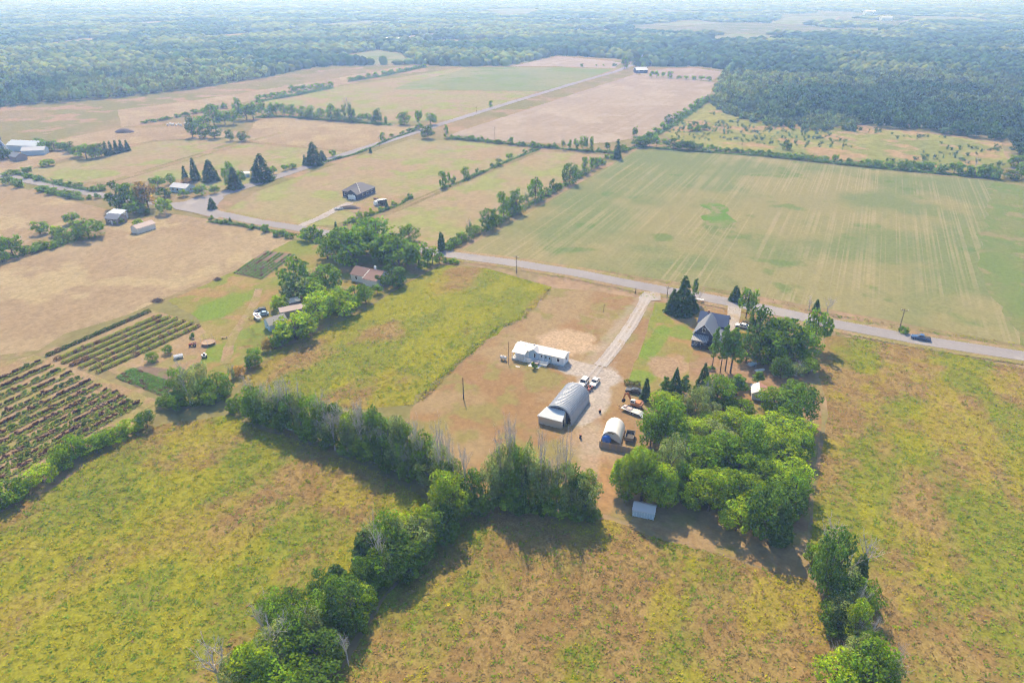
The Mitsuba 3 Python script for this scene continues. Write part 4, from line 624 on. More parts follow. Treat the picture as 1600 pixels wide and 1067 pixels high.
# ------------------------------------------------------------------ orchard and garden
r = np.random.default_rng(21)
U = np.array([CA, SA])
def bush_form(key, base, seed):
    rr = np.random.default_rng(seed)
    v, f, c = lobed_crown(1.6, 1.05, -0.1, 6, 260, 0.24, np.array(base), rr, amp=0.25)
    st = join([tube([x, y, -0.05], [2 * x, 2 * y, 0.8], 0.04, 0.02, 4) for x, y in rr.uniform(-.2, .2, (3, 2))])
    scene[key] = {'type': 'shapegroup', 'stem': mikit.ply(st, 'm_bark'), 'foliage': mikit.ply((v, f), 'm_leaf', color=c)}
for i, (b, s) in enumerate([((0.27, 0.37, 0.055), 1), ((0.18, 0.26, 0.055), 2), ((0.24, 0.13, 0.085), 3), ((0.17, 0.10, 0.07), 4)]): bush_form(f'form_bush{i}', b, 900 + s)
ENDS = [(-101.5, 160.7), (-104.3, 162.3), (-107.3, 164.3), (-110.4, 166.4), (-113.7, 168.1), (-117.3, 170.2), (-121.0, 172.4), (-125.0, 174.6), (-129.3, 177.3), (-133.4, 179.6), (-137.9, 181.9), (-142.4, 184.3)]
strips = []
for i, e in enumerate(ENDS):
    n = 0
    for j in range(26):
        q = np.array(e) - U * (0.6 + 1.62 * j) + r.normal(0, 0.09, 2)
        if q[0] < -1.0 * q[1] or r.uniform() < 0.06: continue
        red = r.uniform() < (0.72 if i % 2 == 0 else 0.42)
        k = (2 if r.uniform() < 0.5 else 3) if red else (0 if r.uniform() < 0.6 else 1)
        s = r.uniform(0.75, 1.2)
        key = numbered('berry_bush')
        scene[key] = {'type': 'instance', 'group': {'type': 'ref', 'id': f'form_bush{k}'}, 'to_world': T().translate([q[0], q[1], 0.03]).rotate([0, 0, 1], 64 + r.uniform(-12, 12) + 180 * (r.uniform() < 0.5)).scale([s * 1.45, s * 0.85, s * r.uniform(0.85, 1.15)])}
        tag(key, f"{'dark reddish' if red else 'green'} bush, {nth(n)} from the path, in {nth(i)} row of lower orchard", 'bush', 'bushes of the lower orchard')
        n += 1
    a = np.array(e) - np.array([-SA, CA]) * 1.05
    t = r.uniform(0, 44, 1500)
    strips.append(np.c_[a[0] - U[0] * t + r.normal(0, 0.36, 1500), a[1] - U[1] * t + r.normal(0, 0.36, 1500)])
q = np.vstack(strips)
col = np.array([0.235, 0.27, 0.055]) * r.uniform(0.6, 1.4, (len(q), 1)) * (1 + r.normal(0, 0.15, (len(q), 1)) * [1.3, 0.2, 0])
v, f, c = cards(np.c_[q, r.uniform(0.12, 0.4, len(q))], unit(np.c_[r.normal(0, 0.5, (len(q), 2)), np.ones(len(q))]), np.full(len(q), 0.42), col, r)
v[:, 2] = np.maximum(v[:, 2], 0.1)
scene['orchard_grass'] = mikit.ply((v, f), 'm_canopy', color=c)
tag('orchard_grass', 'yellow green grass between the orchard rows', 'grass', kind='stuff')

def hedge(name, label, a, b, w, h, base, seed, brown=0.25, cat='hedge', group=None, n=None):
    rr = np.random.default_rng(seed)
    a, b = np.array(a), np.array(b)
    L = np.hypot(*(b - a)); d = (b - a) / L; s = np.array([-d[1], d[0]])
    n = n or int(L * 75)
    t, u = rr.uniform(0, L, n), rr.uniform(0, np.pi, n)
    k = 0.72 + 0.5 * meshkit.noise(np.c_[t / 0.9, np.zeros(n), np.full(n, seed)])
    P = np.c_[a + d * t[:, None] + s * (np.cos(u) * w / 2 * k)[:, None], np.maximum(0.08, np.sin(u) * h * k)]
    N = unit(np.c_[s * np.cos(u)[:, None], np.sin(u) + 0.3] + 0.5 * rr.normal(size=(n, 3)))
    col = tint(base, np.ones(n), rr, n, 0.3)
    br = (np.sin(u) < 0.75) & (rr.uniform(size=n) < brown * 2) | (meshkit.noise(np.c_[t / 1.3, np.ones(n), np.full(n, seed)]) > 0.78)
    col[br] = np.array([0.20, 0.13, 0.07]) * rr.uniform(0.7, 1.3, (br.sum(), 1))
    v, f, c = cards(P, N, np.full(n, 0.34), col, rr)
    v[:, 2] = np.maximum(v[:, 2], 0.03)
    key = numbered(name)
    scene[key] = mikit.ply((v, f), 'm_leaf', color=c)
    tag(key, label, cat, group)
UR, LL = [(-126.3, 220.8), (-120.6, 217.1), (-117.3, 216.0), (-114.0, 214.5), (-110.8, 212.9), (-107.3, 211.4), (-104.2, 208.9)], [(-142.4, 187.6), (-138.2, 184.7), (-134.9, 182.7), (-131.5, 181.1), (-128.0, 180.0), (-124.5, 178.8), (-121.4, 177.3)]
for i in range(7):
    hedge('berry_hedge', f"{nth(i)} clipped hedge row from the left in the upper orchard block", LL[i], UR[i], 1.7, 1.0, (0.085, 0.15, 0.035) if i == 0 else (0.36, 0.44, 0.06), 300 + i, 0.10 if i == 0 else 0.2, group='hedge rows of the upper orchard')
hedge('hedge', 'low clipped hedge on the lawn edge by the junk car', (31.9, 171.0), (36.3, 169.9), 2.0, 1.5, (0.16, 0.21, 0.04), 320, 0.35)
hedge('hedge', 'low overgrown hedge beside the farmhouse road entrance', (86.3, 212.9), (92.4, 209.4), 3.2, 1.8, (0.11, 0.18, 0.035), 321, 0.15)
# brambles and low growth that join the hedgerow trees
for i, (lb, ln, w_, h_) in enumerate([
    ('low brambles under the hedge left of the striped crop field', [(-29.3, 285.0), (-16.1, 306.1), (-3.1, 331.0), (13.6, 362.3), (38.0, 411.2), (60.9, 459.7)], 5, 2.6),
    ('low growth along the track between the two hay fields', [(-39.6, 387.5), (-26.5, 409.7), (-4.2, 455.9), (18.9, 496.5)], 3, 1.6),
    ('low growth under the hedge above the hay strip', [(-48.3, 536.6), (-18.9, 524.3), (13.8, 507.8), (44.8, 494.4), (70.3, 483.7), (91.8, 507.8)], 5, 2.4),
    ('low growth under the hedge above the striped crop field', [(91.1, 503.2), (128.9, 490.0), (172.4, 473.4), (206.7, 452.1), (239.3, 434.2), (288.7, 411.2)], 5, 2.6),
    ('low growth along the edge of the pale ploughed field', [(94.6, 524.3), (123.4, 574.3), (152.8, 637.5), (196.9, 736.9)], 7, 3.0),
    ('low growth under the tree belt beyond the pastures', [(-225.2, 634.0), (-198.1, 637.5), (-147.6, 614.0), (-100.9, 595.1)], 8, 4.0),
    ('thin far hedge above the brown pastures', [(-256.1, 727.9), (-230.9, 775.1), (-205.1, 839.8)], 8, 4.0),
    ('thin far hedge left of the big green field', [(-199.8, 902.1), (-167.2, 966.1), (-126.1, 1084.7)], 8, 4.5),
    ('low hedge along the left road on its near side', [(-266.6, 387.5), (-248.6, 375.2), (-228.9, 364.8)], 3.5, 2.2),
    ('low hedge along the left road on its far side', [(-300.6, 424.1), (-273.6, 405.1), (-251.0, 391.7), (-231.2, 381.9)], 3.5, 2.0),
    ('low hedge by the left stubble field under its trees', [(-211.9, 271.5), (-203.7, 284.2), (-195.7, 294.3), (-187.2, 305.1)], 5, 2.6),
    ('low growth beside the side road past the junction', [(-147.0, 325.8), (-131.3, 320.6), (-113.5, 312.7), (-99.5, 305.1)], 2.5, 1.4),
    ('low growth left of the new house', [(-78.7, 324.7), (-70.0, 336.5), (-59.8, 353.7), (-54.5, 368.6)], 2.5, 1.5),
    ('low growth along the straight road on its left', [(-124.0, 452.1), (-105.5, 483.7), (-91.4, 534.1), (-76.4, 568.7)], 2.0, 1.2)]):
    L_ = shapely.LineString(ln); m_ = int(L_.length / 6) + 2
    pts_ = [np.array(L_.interpolate(t, True).coords[0]) for t in np.linspace(0, 1, m_)]
    rr = np.random.default_rng(400 + i)
    d_ = 900 / pts_[0][1]; n_ = int(L_.length * 16); t_ = rr.uniform(0, 1, n_)
    Q = np.array([L_.interpolate(t, True).coords[0] for t in t_]) + rr.normal(0, w_ * 0.22, (n_, 2))
    env = np.clip(meshkit.fbm(np.c_[t_ * L_.length / 9.0, np.zeros(n_), np.full(n_, i)], 3, 7) * 2.6 - 0.75, 0.05, 1.2)
    zz = np.abs(rr.uniform(0.05, 1, n_)) * h_ * env
    v, f, c = cards(np.c_[Q, zz], unit(np.c_[rr.normal(0, .6, (n_, 2)), np.ones(n_)]), np.full(n_, 0.75 * min(2.0, max(1.0, pts_[0][1] / 300))), tint((0.18, 0.30, 0.06), np.ones(n_), rr, n_, 0.4), rr)
    v[:, 2] = np.maximum(v[:, 2], 0.12)
    k_ = numbered('hedge_undergrowth'); scene[k_] = mikit.ply((v, f), 'm_leaf', color=c)
    tag(k_, lb, 'undergrowth', kind='stuff')
# garden plots
sheet('garden_plot', [(-110.3, 181.5), (-99.2, 179.2), (-93.6, 167.4), (-95.3, 163.3), (-114.8, 174.6), (-113.4, 179.2)], 0.14, 'plot', 0.3, 2)
sheet('garden_plot', [(-109.8, 257.0), (-106.3, 284.2), (-91.7, 279.3), (-96.5, 250.2)], 0.14, 'plot', 0.3, 2)
r = np.random.default_rng(31)
a, b, c_, d_ = map(np.array, [(-110.5, 257.7), (-106.6, 283.3), (-91.5, 278.5), (-96.7, 250.8)])
for i in range(9):
    t = (i + 0.5) / 9
    hedge('vegetable_row', f"{nth(i)} vegetable row from the left in the striped garden plot", a * (1 - t) + d_ * t, (b * (1 - t) + c_ * t) if i % 3 else (b * (1 - t) + c_ * t) * 0.6 + (a * (1 - t) + d_ * t) * 0.4, 0.9, 0.5, (0.19, 0.36, 0.06), 340 + i, 0.05, 'vegetables', 'rows of the striped garden plot', 1500)
a, b, c_, d_ = map(np.array, [(-114.5, 174.6), (-112.6, 180.0), (-95.8, 171.0), (-96.1, 164.3)])
for i in range(7):
    t = (i + 0.4) / 7
    hedge('vegetable_row', f"{nth(i)} green row from the back in the plot below the orchard", b * (1 - t) + a * t, (c_ * (1 - t) + d_ * t), 1.3, 0.5, (0.20, 0.37, 0.08), 360 + i, 0.03, 'vegetables', 'rows of the garden plot', 800)
# ------------------------------------------------------------------ buildings, vehicles and small things
mat('white', (0.80, 0.80, 0.79), 0.55)
mat('vinyl', (0.72, 0.76, 0.80), 0.5)
mat('offwhite', (0.66, 0.64, 0.60), 0.7)
mat('whitemetal', (0.56, 0.57, 0.59), 0.5)
mat('galvanised', (0.39, 0.43, 0.485), 0.5, 0.1)
mat('greymetal', (0.42, 0.44, 0.46), 0.4, 0.4)
mat('glass', (0.03, 0.04, 0.055), 0.08, 0.0, specular=0.7)
mat('black', (0.025, 0.025, 0.028), 0.6)
mat('rubber', (0.03, 0.03, 0.03), 0.85)
mat('darkblue', (0.055, 0.075, 0.125), 0.6)
mat('blueroof', (0.10, 0.135, 0.22), 0.35, 0.2)
mat('greyroof', (0.21, 0.23, 0.27), 0.5, 0.1)
mat('shingle', (0.20, 0.195, 0.205), 0.9)
mat('brownroof', (0.27, 0.175, 0.15), 0.9)
mat('rust', (0.42, 0.22, 0.16), 0.8)
mat('pinkroof', (0.50, 0.40, 0.37), 0.7)
mat('boardgrey', (0.27, 0.235, 0.215), 0.9)
mat('boardbeige', (0.52, 0.47, 0.40), 0.8)
mat('wood', (0.36, 0.26, 0.17), 0.85)
mat('polewood', (0.17, 0.125, 0.10), 0.9)
mat('tarpblue', (0.03, 0.14, 0.52), 0.5)
mat('sheeting', (0.80, 0.79, 0.76), 0.55)
mat('orange', (0.44, 0.165, 0.055), 0.6)
mat('rustred', (0.25, 0.06, 0.05), 0.6)
mat('carwhite', (0.82, 0.82, 0.81), 0.25, clearcoat=0.6)
mat('carblue', (0.035, 0.10, 0.24), 0.25, clearcoat=0.8)
mat('carlight', (0.35, 0.50, 0.60), 0.3, clearcoat=0.6)
mat('carblack', (0.03, 0.035, 0.04), 0.25, clearcoat=0.8)
mat('lampglass', (0.75, 0.75, 0.72), 0.15)
mat('redlamp', (0.40, 0.03, 0.03), 0.3)
mat('paleblue', (0.42, 0.55, 0.66), 0.5)
mat('palemetal', (0.56, 0.62, 0.67), 0.45, 0.1)
mat('concrete', (0.55, 0.53, 0.50), 0.9)
mat('earth', (0.22, 0.165, 0.13), 0.95)

def bx(x0, x1, y0, y1, z0, z1):
    v = np.array([[x, y, z] for z in (z0, z1) for y in (y0, y1) for x in (x0, x1)], float)
    f = np.array([[0, 2, 3], [0, 3, 1], [4, 5, 7], [4, 7, 6], [0, 1, 5], [0, 5, 4], [2, 6, 7], [2, 7, 3], [0, 4, 6], [0, 6, 2], [1, 3, 7], [1, 7, 5]])
    return v, f

def ext(poly, y0, y1):
    """a polygon in the xz plane extruded along y"""
    m = trimesh.creation.extrude_polygon(shapely.Polygon(poly), y1 - y0, engine='earcut')
    v = np.array(m.vertices)
    return np.c_[v[:, 0], v[:, 2] + y0, v[:, 1]], np.array(m.faces)[:, ::-1]

def extx(poly, x0, x1):
    """a polygon in the yz plane extruded along x"""
    v, f = ext(poly, x0, x1)
    return np.c_[v[:, 1], v[:, 0], v[:, 2]], f[:, ::-1]

def cyl(x, y, z, rad, h, axis='z', n=14):
    m = trimesh.creation.cylinder(rad, h, sections=n)
    v = np.array(m.vertices)
    if axis == 'y': v = v[:, [0, 2, 1]]
    if axis == 'x': v = v[:, [2, 1, 0]]
    f = np.array(m.faces)
    return v + [x, y, z], (f[:, ::-1] if axis != 'z' else f)

def hull(pts):
    q = m3.Manifold.hull_points([tuple(map(float, p)) for p in pts]).to_mesh()
    return np.array(q.vert_properties[:, :3]), np.array(q.tri_verts)

def slab(a, b, th):
    """cross-section of a sloping roof board from a to b (xz), th thick"""
    a, b = np.array(a, float), np.array(b, float)
    n = np.array([-(b - a)[1], (b - a)[0]]); n = n / np.hypot(*n) * th
    if n[1] < 0: n = -n
    return [a, b, b + n, a + n]

class Thing:
    def __init__(self, name, label, cat, pos, yaw, group=None, z=0.0):
        self.key = numbered(name); self.p = np.array([pos[0], pos[1], z]); self.n = {}
        self.R = np.array([[math.cos(yaw), -math.sin(yaw), 0], [math.sin(yaw), math.cos(yaw), 0], [0, 0, 1]])
        tag(self.key, label, cat, group)
    def part(self, name, meshes, m, under=None, label=None, smooth=False):
        if isinstance(meshes, tuple): meshes = [meshes]
        v, f = join(meshes)
        base = (under or self.key) + '__' + name
        k = self.n.get(base, 0); self.n[base] = k + 1
        key = base if k == 0 else f'{base}_{k:03d}'
        scene[key] = mikit.ply((v @ self.R.T + self.p, f), 'm_' + m, smooth=smooth)
        if label: tag(key, label)
        return key
    def window(self, x, z, w, h, y, face='-y', under=None, frame='white', d=0.05):
        """a framed window on the wall plane y (or x when face is an x side)"""
        s = -1 if face[0] == '-' else 1
        def B(a0, a1, q0, q1, z0, z1):
            q0, q1 = sorted((y + s * q0, y + s * q1))
            return bx(a0, a1, q0, q1, z0, z1) if face[1] == 'y' else bx(q0, q1, a0, a1, z0, z1)
        t = 0.09
        fr = [B(x - w / 2 - t, x - w / 2, 0, d, z - h / 2 - t, z + h / 2 + t), B(x + w / 2, x + w / 2 + t, 0, d, z - h / 2 - t, z + h / 2 + t),
              B(x - w / 2, x + w / 2, 0, d, z + h / 2, z + h / 2 + t), B(x - w / 2, x + w / 2, 0, d, z - h / 2 - t, z - h / 2)]
        k = self.part('window', fr, frame, under)
        self.part('pane', B(x - w / 2, x + w / 2, 0, d * 0.4, z - h / 2, z + h / 2), 'glass', k)
        return k
    def door(self, x, z0, w, h, y, m='white', face='-y'):
        s = -1 if face[0] == '-' else 1
        q0, q1 = sorted((y, y + s * 0.06))
        k = self.part('door', bx(x - w / 2, x + w / 2, q0, q1, z0, z0 + h) if face[1] == 'y' else bx(q0, q1, x - w / 2, x + w / 2, z0, z0 + h), m)
        q0, q1 = sorted((y + s * 0.06, y + s * 0.11))
        self.part('handle', bx(x + w * 0.36, x + w * 0.44, q0, q1, z0 + h * 0.45, z0 + h * 0.52) if face[1] == 'y' else bx(q0, q1, x + w * 0.36, x + w * 0.44, z0 + h * 0.45, z0 + h * 0.52), 'greymetal', k)
    def gable(self, x0, x1, y0, y1, z, rise, m, wall, along='x', over=0.35, th=0.12, seams=0, m2=None):
        """gable triangles and two roof boards; the ridge runs along x or y"""
        if along == 'x':
            c = (y0 + y1) / 2
            tri = [(y0, z), (y1, z), (c, z + rise)]
            self.part('gable_wall', extx(tri, x0, x0 + 0.12), wall); self.part('gable_wall', extx(tri, x1 - 0.12, x1), wall)
            k = rise / (c - y0)
            A = extx(slab((y0 - over, z - over * k), (c, z + rise), th), x0 - over, x1 + over); B = extx(slab((y1 + over, z - over * k), (c, z + rise), th), x0 - over, x1 + over)
        else:
            c = (x0 + x1) / 2
            tri = [(x0, z), (x1, z), (c, z + rise)]
            self.part('gable_wall', ext(tri, y0, y0 + 0.12), wall); self.part('gable_wall', ext(tri, y1 - 0.12, y1), wall)
            k = rise / (c - x0)
            A = ext(slab((x0 - over, z - over * k), (c, z + rise), th), y0 - over, y1 + over); B = ext(slab((x1 + over, z - over * k), (c, z + rise), th), y0 - over, y1 + over)
        ra = self.part('roof', A, m); rb = self.part('roof', B, m2 or m)
        for i in range(seams):
            t = (i + 0.5) / seams
            for sgn, key in ((0, ra), (1, rb)):
                if along == 'x':
                    xx = x0 - over + (x1 - x0 + 2 * over) * t
                    e = (y0 - over, z - over * k) if sgn == 0 else (y1 + over, z - over * k)
                    q = extx([np.array(pp) + [0, th * 0.98] for pp in slab(e, (c, z + rise), 0.06)], xx - 0.03, xx + 0.03)
                else:
                    yy = y0 - over + (y1 - y0 + 2 * over) * t
                    e = (x0 - over, z - over * k) if sgn == 0 else (x1 + over, z - over * k)
                    q = ext([np.array(pp) + [0, th * 0.98] for pp in slab(e, (c, z + rise), 0.06)], yy - 0.03, yy + 0.03)
                self.part('seam', q, m, key)

YX = math.radians(-26.0)                    # local x runs to the right along the side road's direction, local y away from the camera
# --- white mobile home
h = Thing('mobile_home', 'long white mobile home with front deck and porch on the tan yard', 'mobile home', (0.9, 188.0), YX)
h.part('skirting', bx(0.1, 15.9, 0.1, 4.1, 0, 0.55), 'paleblue'); h.part('wall', bx(0, 16, 0, 4.2, 0.55, 3.0), 'vinyl')
h.gable(0, 16, 0, 4.2, 3.0, 0.65, 'whitemetal', 'white', 'x', 0.3, 0.1, seams=14)
h.part('porch_roof', extx(slab((-2.5, 2.55), (-0.02, 3.02), 0.1), 0.0, 4.4), 'whitemetal')
for x in (0.15, 2.2, 4.25): h.part('post', bx(x - 0.07, x + 0.07, -2.35, -2.21, 0.6, 2.55), 'white')
h.part('deck', bx(0, 11.6, -2.45, -0.02, 0.42, 0.6), 'offwhite'); h.part('deck_skirt', bx(0.05, 11.5, -2.40, -2.34, 0.02, 0.42), 'white')
for a, b in ((0, 4.3), (4.3, 6.6), (8.4, 11.6)):
    k = h.part('railing', [bx(a, b, -2.42, -2.34, 1.40, 1.50), bx(a, b, -2.42, -2.34, 0.72, 0.80)], 'white')
    for q in np.arange(a + 0.14, b, 0.24): h.part('baluster', bx(q, q + 0.06, -2.41, -2.36, 0.8, 1.4), 'white', k)
k = h.part('railing', [bx(11.52, 11.6, -2.34, -0.1, 1.40, 1.5), bx(11.52, 11.6, -2.34, -0.1, 0.72, 0.8)], 'white')
for i in range(3): h.part('step', bx(6.7, 8.3, -2.75 - 0.3 * i, -2.45 - 0.3 * i, 0, 0.45 - 0.14 * i), 'offwhite')
bay = h.part('bay_wall', bx(5.0, 7.9, -0.55, 0, 0.6, 3.0), 'paleblue')
h.part('bay_gable', ext([(5.0, 3.0), (7.9, 3.0), (6.45, 3.95)], -0.55, 1.7), 'paleblue')
h.part('bay_roof', ext(slab((4.75, 2.9), (6.45, 3.98), 0.08), -0.8, 1.9), 'whitemetal'); h.part('bay_roof', ext(slab((8.15, 2.9), (6.45, 3.98), 0.08), -0.8, 1.9), 'whitemetal')
h.window(6.9, 1.95, 0.55, 1.5, -0.55); h.window(1.2, 1.9, 0.8, 0.9, 0); h.window(3.0, 1.9, 0.8, 0.9, 0); h.window(8.9, 2.0, 0.5, 0.8, 0); h.window(14.3, 1.9, 0.8, 0.9, 0)
h.door(4.6, 0.6, 0.8, 1.95, 0, 'white')
pd = h.part('patio_door', [bx(9.7, 9.8, -0.08, 0, 0.6, 2.75), bx(12.1, 12.2, -0.08, 0, 0.6, 2.75), bx(9.8, 12.1, -0.08, 0, 2.65, 2.75)], 'greymetal')
h.part('panel', bx(9.8, 12.1, -0.04, 0, 0.6, 2.65), 'paleblue', pd); h.part('pane', bx(10.1, 10.5, -0.06, -0.04, 1.5, 2.3), 'glass', pd); h.part('pane', bx(11.3, 11.7, -0.06, -0.04, 1.5, 2.1), 'glass', pd)
h.window(2.1, 1.9, 0.8, 0.9, 16.0, '+x')
h.part('roof_vent', cyl(9.0, 1.3, 3.6, 0.12, 0.5), 'greymetal'); h.part('roof_vent', cyl(3.0, 1.5, 3.65, 0.12, 0.5), 'greymetal')
h.part('chimney', bx(5.1, 5.5, 2.5, 2.9, 3.2, 4.1), 'greymetal')
t = Thing('hot_tub', 'square hot tub with grey cover on white slab before the deck', 'hot tub', (5.8, 182.0), YX)
t.part('shell', bx(0, 2.0, 0, 2.0, 0.12, 0.85), 'darkblue'); t.part('cover', bx(-0.05, 2.05, -0.05, 2.05, 0.86, 1.0), 'pinkroof')
t.part('slab', bx(-0.7, 2.7, -0.9, 2.3, 0, 0.118), 'white')
t = Thing('propane_tank', 'pale grey tank on legs beside the pole left of the deck', 'tank', (-2.6, 185.1), YX)
t.part('tank', [cyl(0, 0, 1.0, 0.55, 1.9, 'x')], 'offwhite', smooth=40); t.part('dome', cyl(0, 0, 1.62, 0.2, 0.3), 'offwhite')
for x in (-.6, .6): t.part('leg', bx(x - .1, x + .1, -.35, .35, 0, 0.5), 'greymetal')
t = Thing('patio_slab', 'small pale slab lying on the grass before the deck', 'slab', (1.7, 181.1), YX)
t.part('top', bx(-0.7, 0.7, -0.35, 0.35, 0, 0.12), 'concrete')
trees('against the deck of the mobile home', None, "6.8,179.8,2.6,2.1,s")

# --- corrugated steel arch building with a lean-to
q = Thing('arch_building', 'ribbed galvanised steel arch building with beige lean-to front', 'storage building', (8.2, 153.2), YX)
Wq, Hq, Lq = 8.0, 5.0, 13.2
def arch(x, s=1.0):                     # profile point at parameter 0..1
    a = math.pi * x
    return (Wq / 2 - s * Wq / 2 * math.copysign(abs(math.cos(a)) ** 0.86, math.cos(a)), s * Hq * math.sin(a) ** 0.86)
NA = 26
for i in range(19):
    y0, y1 = i * 0.695, i * 0.695 + 0.695
    vs = []
    for y, s in ((y0 + 0.004, 0.92), (y0 + 0.12, 1.0), (y0 + 0.50, 1.0), (y1 - 0.12, 0.92), (y1 - 0.004, 0.92)):
        for k in range(NA + 1):
            px, pz = arch(k / NA, s); vs.append([px, y, pz])
    n1 = NA + 1
    fs = []
    for b_ in range(4):
        for k in range(NA):
            o = b_ * n1 + k
            fs += [[o, o + 1, o + n1 + 1], [o, o + n1 + 1, o + n1]]
    q.part('arch_panel', (np.array(vs), np.array(fs)), 'galvanised', smooth=12)
pr = [arch(k / NA, 0.91) for k in range(NA + 1)]
q.part('end_wall', ext(pr, 0.25, 0.35), 'darkblue', label='dark recessed front end wall'); q.part('end_wall', ext(pr, Lq - 0.35, Lq - 0.25), 'greymetal')
q.part('big_door', bx(2.4, 5.8, Lq - 0.25, Lq - 0.16, 0.02, 3.0), 'offwhite')
q.part('lean_wall', [bx(-0.3, 6.2, -2.6, -2.48, 0, 2.35), bx(-0.3, -0.18, -2.48, 0.2, 0, 2.35), bx(6.08, 6.2, -2.48, 0.2, 0, 2.35), extx([(-2.48, 2.35), (0.2, 2.35), (0.2, 3.55)], 6.08, 6.2), extx([(-2.48, 2.35), (0.2, 2.35), (0.2, 3.0)], 0.5, 0.62)], 'boardbeige')
lr = hull([(-0.5, -2.85, 2.34), (6.4, -2.85, 2.34), (0.75, 0.22, 3.66), (6.0, 0.22, 3.66), (-0.5, -2.85, 2.44), (6.4, -2.85, 2.44), (0.75, 0.22, 3.76), (6.0, 0.22, 3.76)])
q.part('lean_roof', lr, 'palemetal')
q.part('gutter', bx(-0.5, 6.4, -2.93, -2.86, 2.28, 2.36), 'greymetal')
q.part('side_door', bx(6.2, 6.26, -1.8, -0.9, 0.02, 2.1), 'black')
q.door(7.1, 0.02, 0.9, 2.0, 0.25, 'black')

# --- white fabric shelter, fence, dump trailer
q = Thing('fabric_shelter', 'white arched fabric shelter with blue tarp behind the plank fence', 'shelter', (22.1, 143.0), math.radians(-17))
Ws, Hs = 5.0, 3.3
def arc2(x, s=1.0): return (Ws / 2 - s * Ws / 2 * math.cos(math.pi * x), s * Hs * math.sin(math.pi * x) ** 0.9)
pts = [arc2(k / 18) for k in range(19)]
sag = []
for j in range(13):
    y = j * 0.55
    s_ = 1.0 if j % 2 == 0 else 0.985
    sag += [[arc2(k / 18, s_)[0], y, arc2(k / 18, s_)[1]] for k in range(19)]
fs = [[j * 19 + k, j * 19 + k + 1, (j + 1) * 19 + k + 1] for j in range(12) for k in range(18)] + [[j * 19 + k, (j + 1) * 19 + k + 1, (j + 1) * 19 + k] for j in range(12) for k in range(18)]
q.part('cover', (np.array(sag), np.array(fs)), 'sheeting', smooth=50)
for y in (0.06, 2.2, 4.4, 6.54): q.part('rib', join([tube([a[0], y, a[1]], [b[0], y, b[1]], 0.05, 0.05, 5) for a, b in zip([arc2(k / 12, 0.975) for k in range(12)], [arc2(k / 12, 0.975) for k in range(1, 13)])]), 'greymetal')
q.part('front_sheet', ext([arc2(k / 18, 0.96) for k in range(4, 19)], 0.15, 0.20), 'offwhite', label='slack pale front sheet'); q.part('back_sheet', ext([arc2(k / 18, 0.96) for k in range(19)], 6.35, 6.42), 'sheeting')
q.part('flap', extx([(0.0, 2.6), (0.5, 3.05), (0.5, 3.1), (-0.05, 2.7)], 1.4, 3.2), 'wood', label='torn brown flap over the opening')
m_ = trimesh.creation.icosphere(2, 1.0); v_ = np.array(m_.vertices) * [1.15, 0.75, 1.25]; v_ *= 1 + 0.12 * (meshkit.noise(v_ * 2.2 + 3)[:, None] - 0.5); v_[:, 2] = np.maximum(v_[:, 2] + 0.95, 0.02)
q.part('tarp', (v_ + [1.45, -0.35, 0], np.array(m_.faces)), 'tarpblue', smooth=40, label='bright blue tarp bundle at the opening')
fa, fb = np.array((21.4, 140.4)), np.array((30.7, 136.7))
fy = math.atan2(*(fb - fa)[::-1]); fl = float(np.hypot(*(fb - fa)))
q = Thing('plank_fence', 'weathered grey plank fence standing in front of the fabric shelter', 'fence', fa, fy)
r = random.Random(3)
n_ = int(fl / 0.33)
for i in range(n_):
    x = i * fl / n_
    q.part('plank', bx(x + 0.008, x + fl / n_ - 0.008, -0.03 + r.uniform(-.012, .012), 0.0 + r.uniform(0, .012), 0.02, 1.75 + r.uniform(-.06, .06)), 'boardgrey' if r.random() < 0.75 else 'wood')
for z in (0.4, 1.45): q.part('rail', bx(0, fl, 0.02, 0.1, z, z + 0.1), 'boardgrey')
for i in range(5): q.part('post', bx(fl * i / 4 - 0.06, fl * i / 4 + 0.06, 0.11, 0.22, 0, 1.8), 'boardgrey')

def wheel(t, x, y, rad, w, under=None, rim='greymetal'):
    k = t.part('wheel', cyl(x, y, rad, rad, w, 'y', 16), 'rubber', under)
    t.part('rim', cyl(x, y, rad, rad * 0.58, w + 0.03, 'y', 12), rim, k)

q = Thing('dump_trailer', 'dark open dump trailer beside the fabric shelter', 'trailer', (29.4, 143.8), math.radians(72))
q.part('box_floor', bx(-1.7, 1.7, -1.0, 1.0, 0.65, 0.75), 'black')
for a in ((-1.7, 1.7, -1.08, -1.0), (-1.7, 1.7, 1.0, 1.08), (-1.78, -1.7, -1.0, 1.0), (1.7, 1.78, -1.0, 1.0)): q.part('side_panel', bx(*a, 0.66, 1.55), 'boardgrey')
for x in (-.45, .45):
    for y in (-1.2, 1.2): wheel(q, x, y, 0.36, 0.2)
q.part('tongue', [tube([1.7, -.6, .6], [3.0, 0, .5], .06, .05), tube([1.7, .6, .6], [3.0, 0, .5], .06, .05)], 'black')

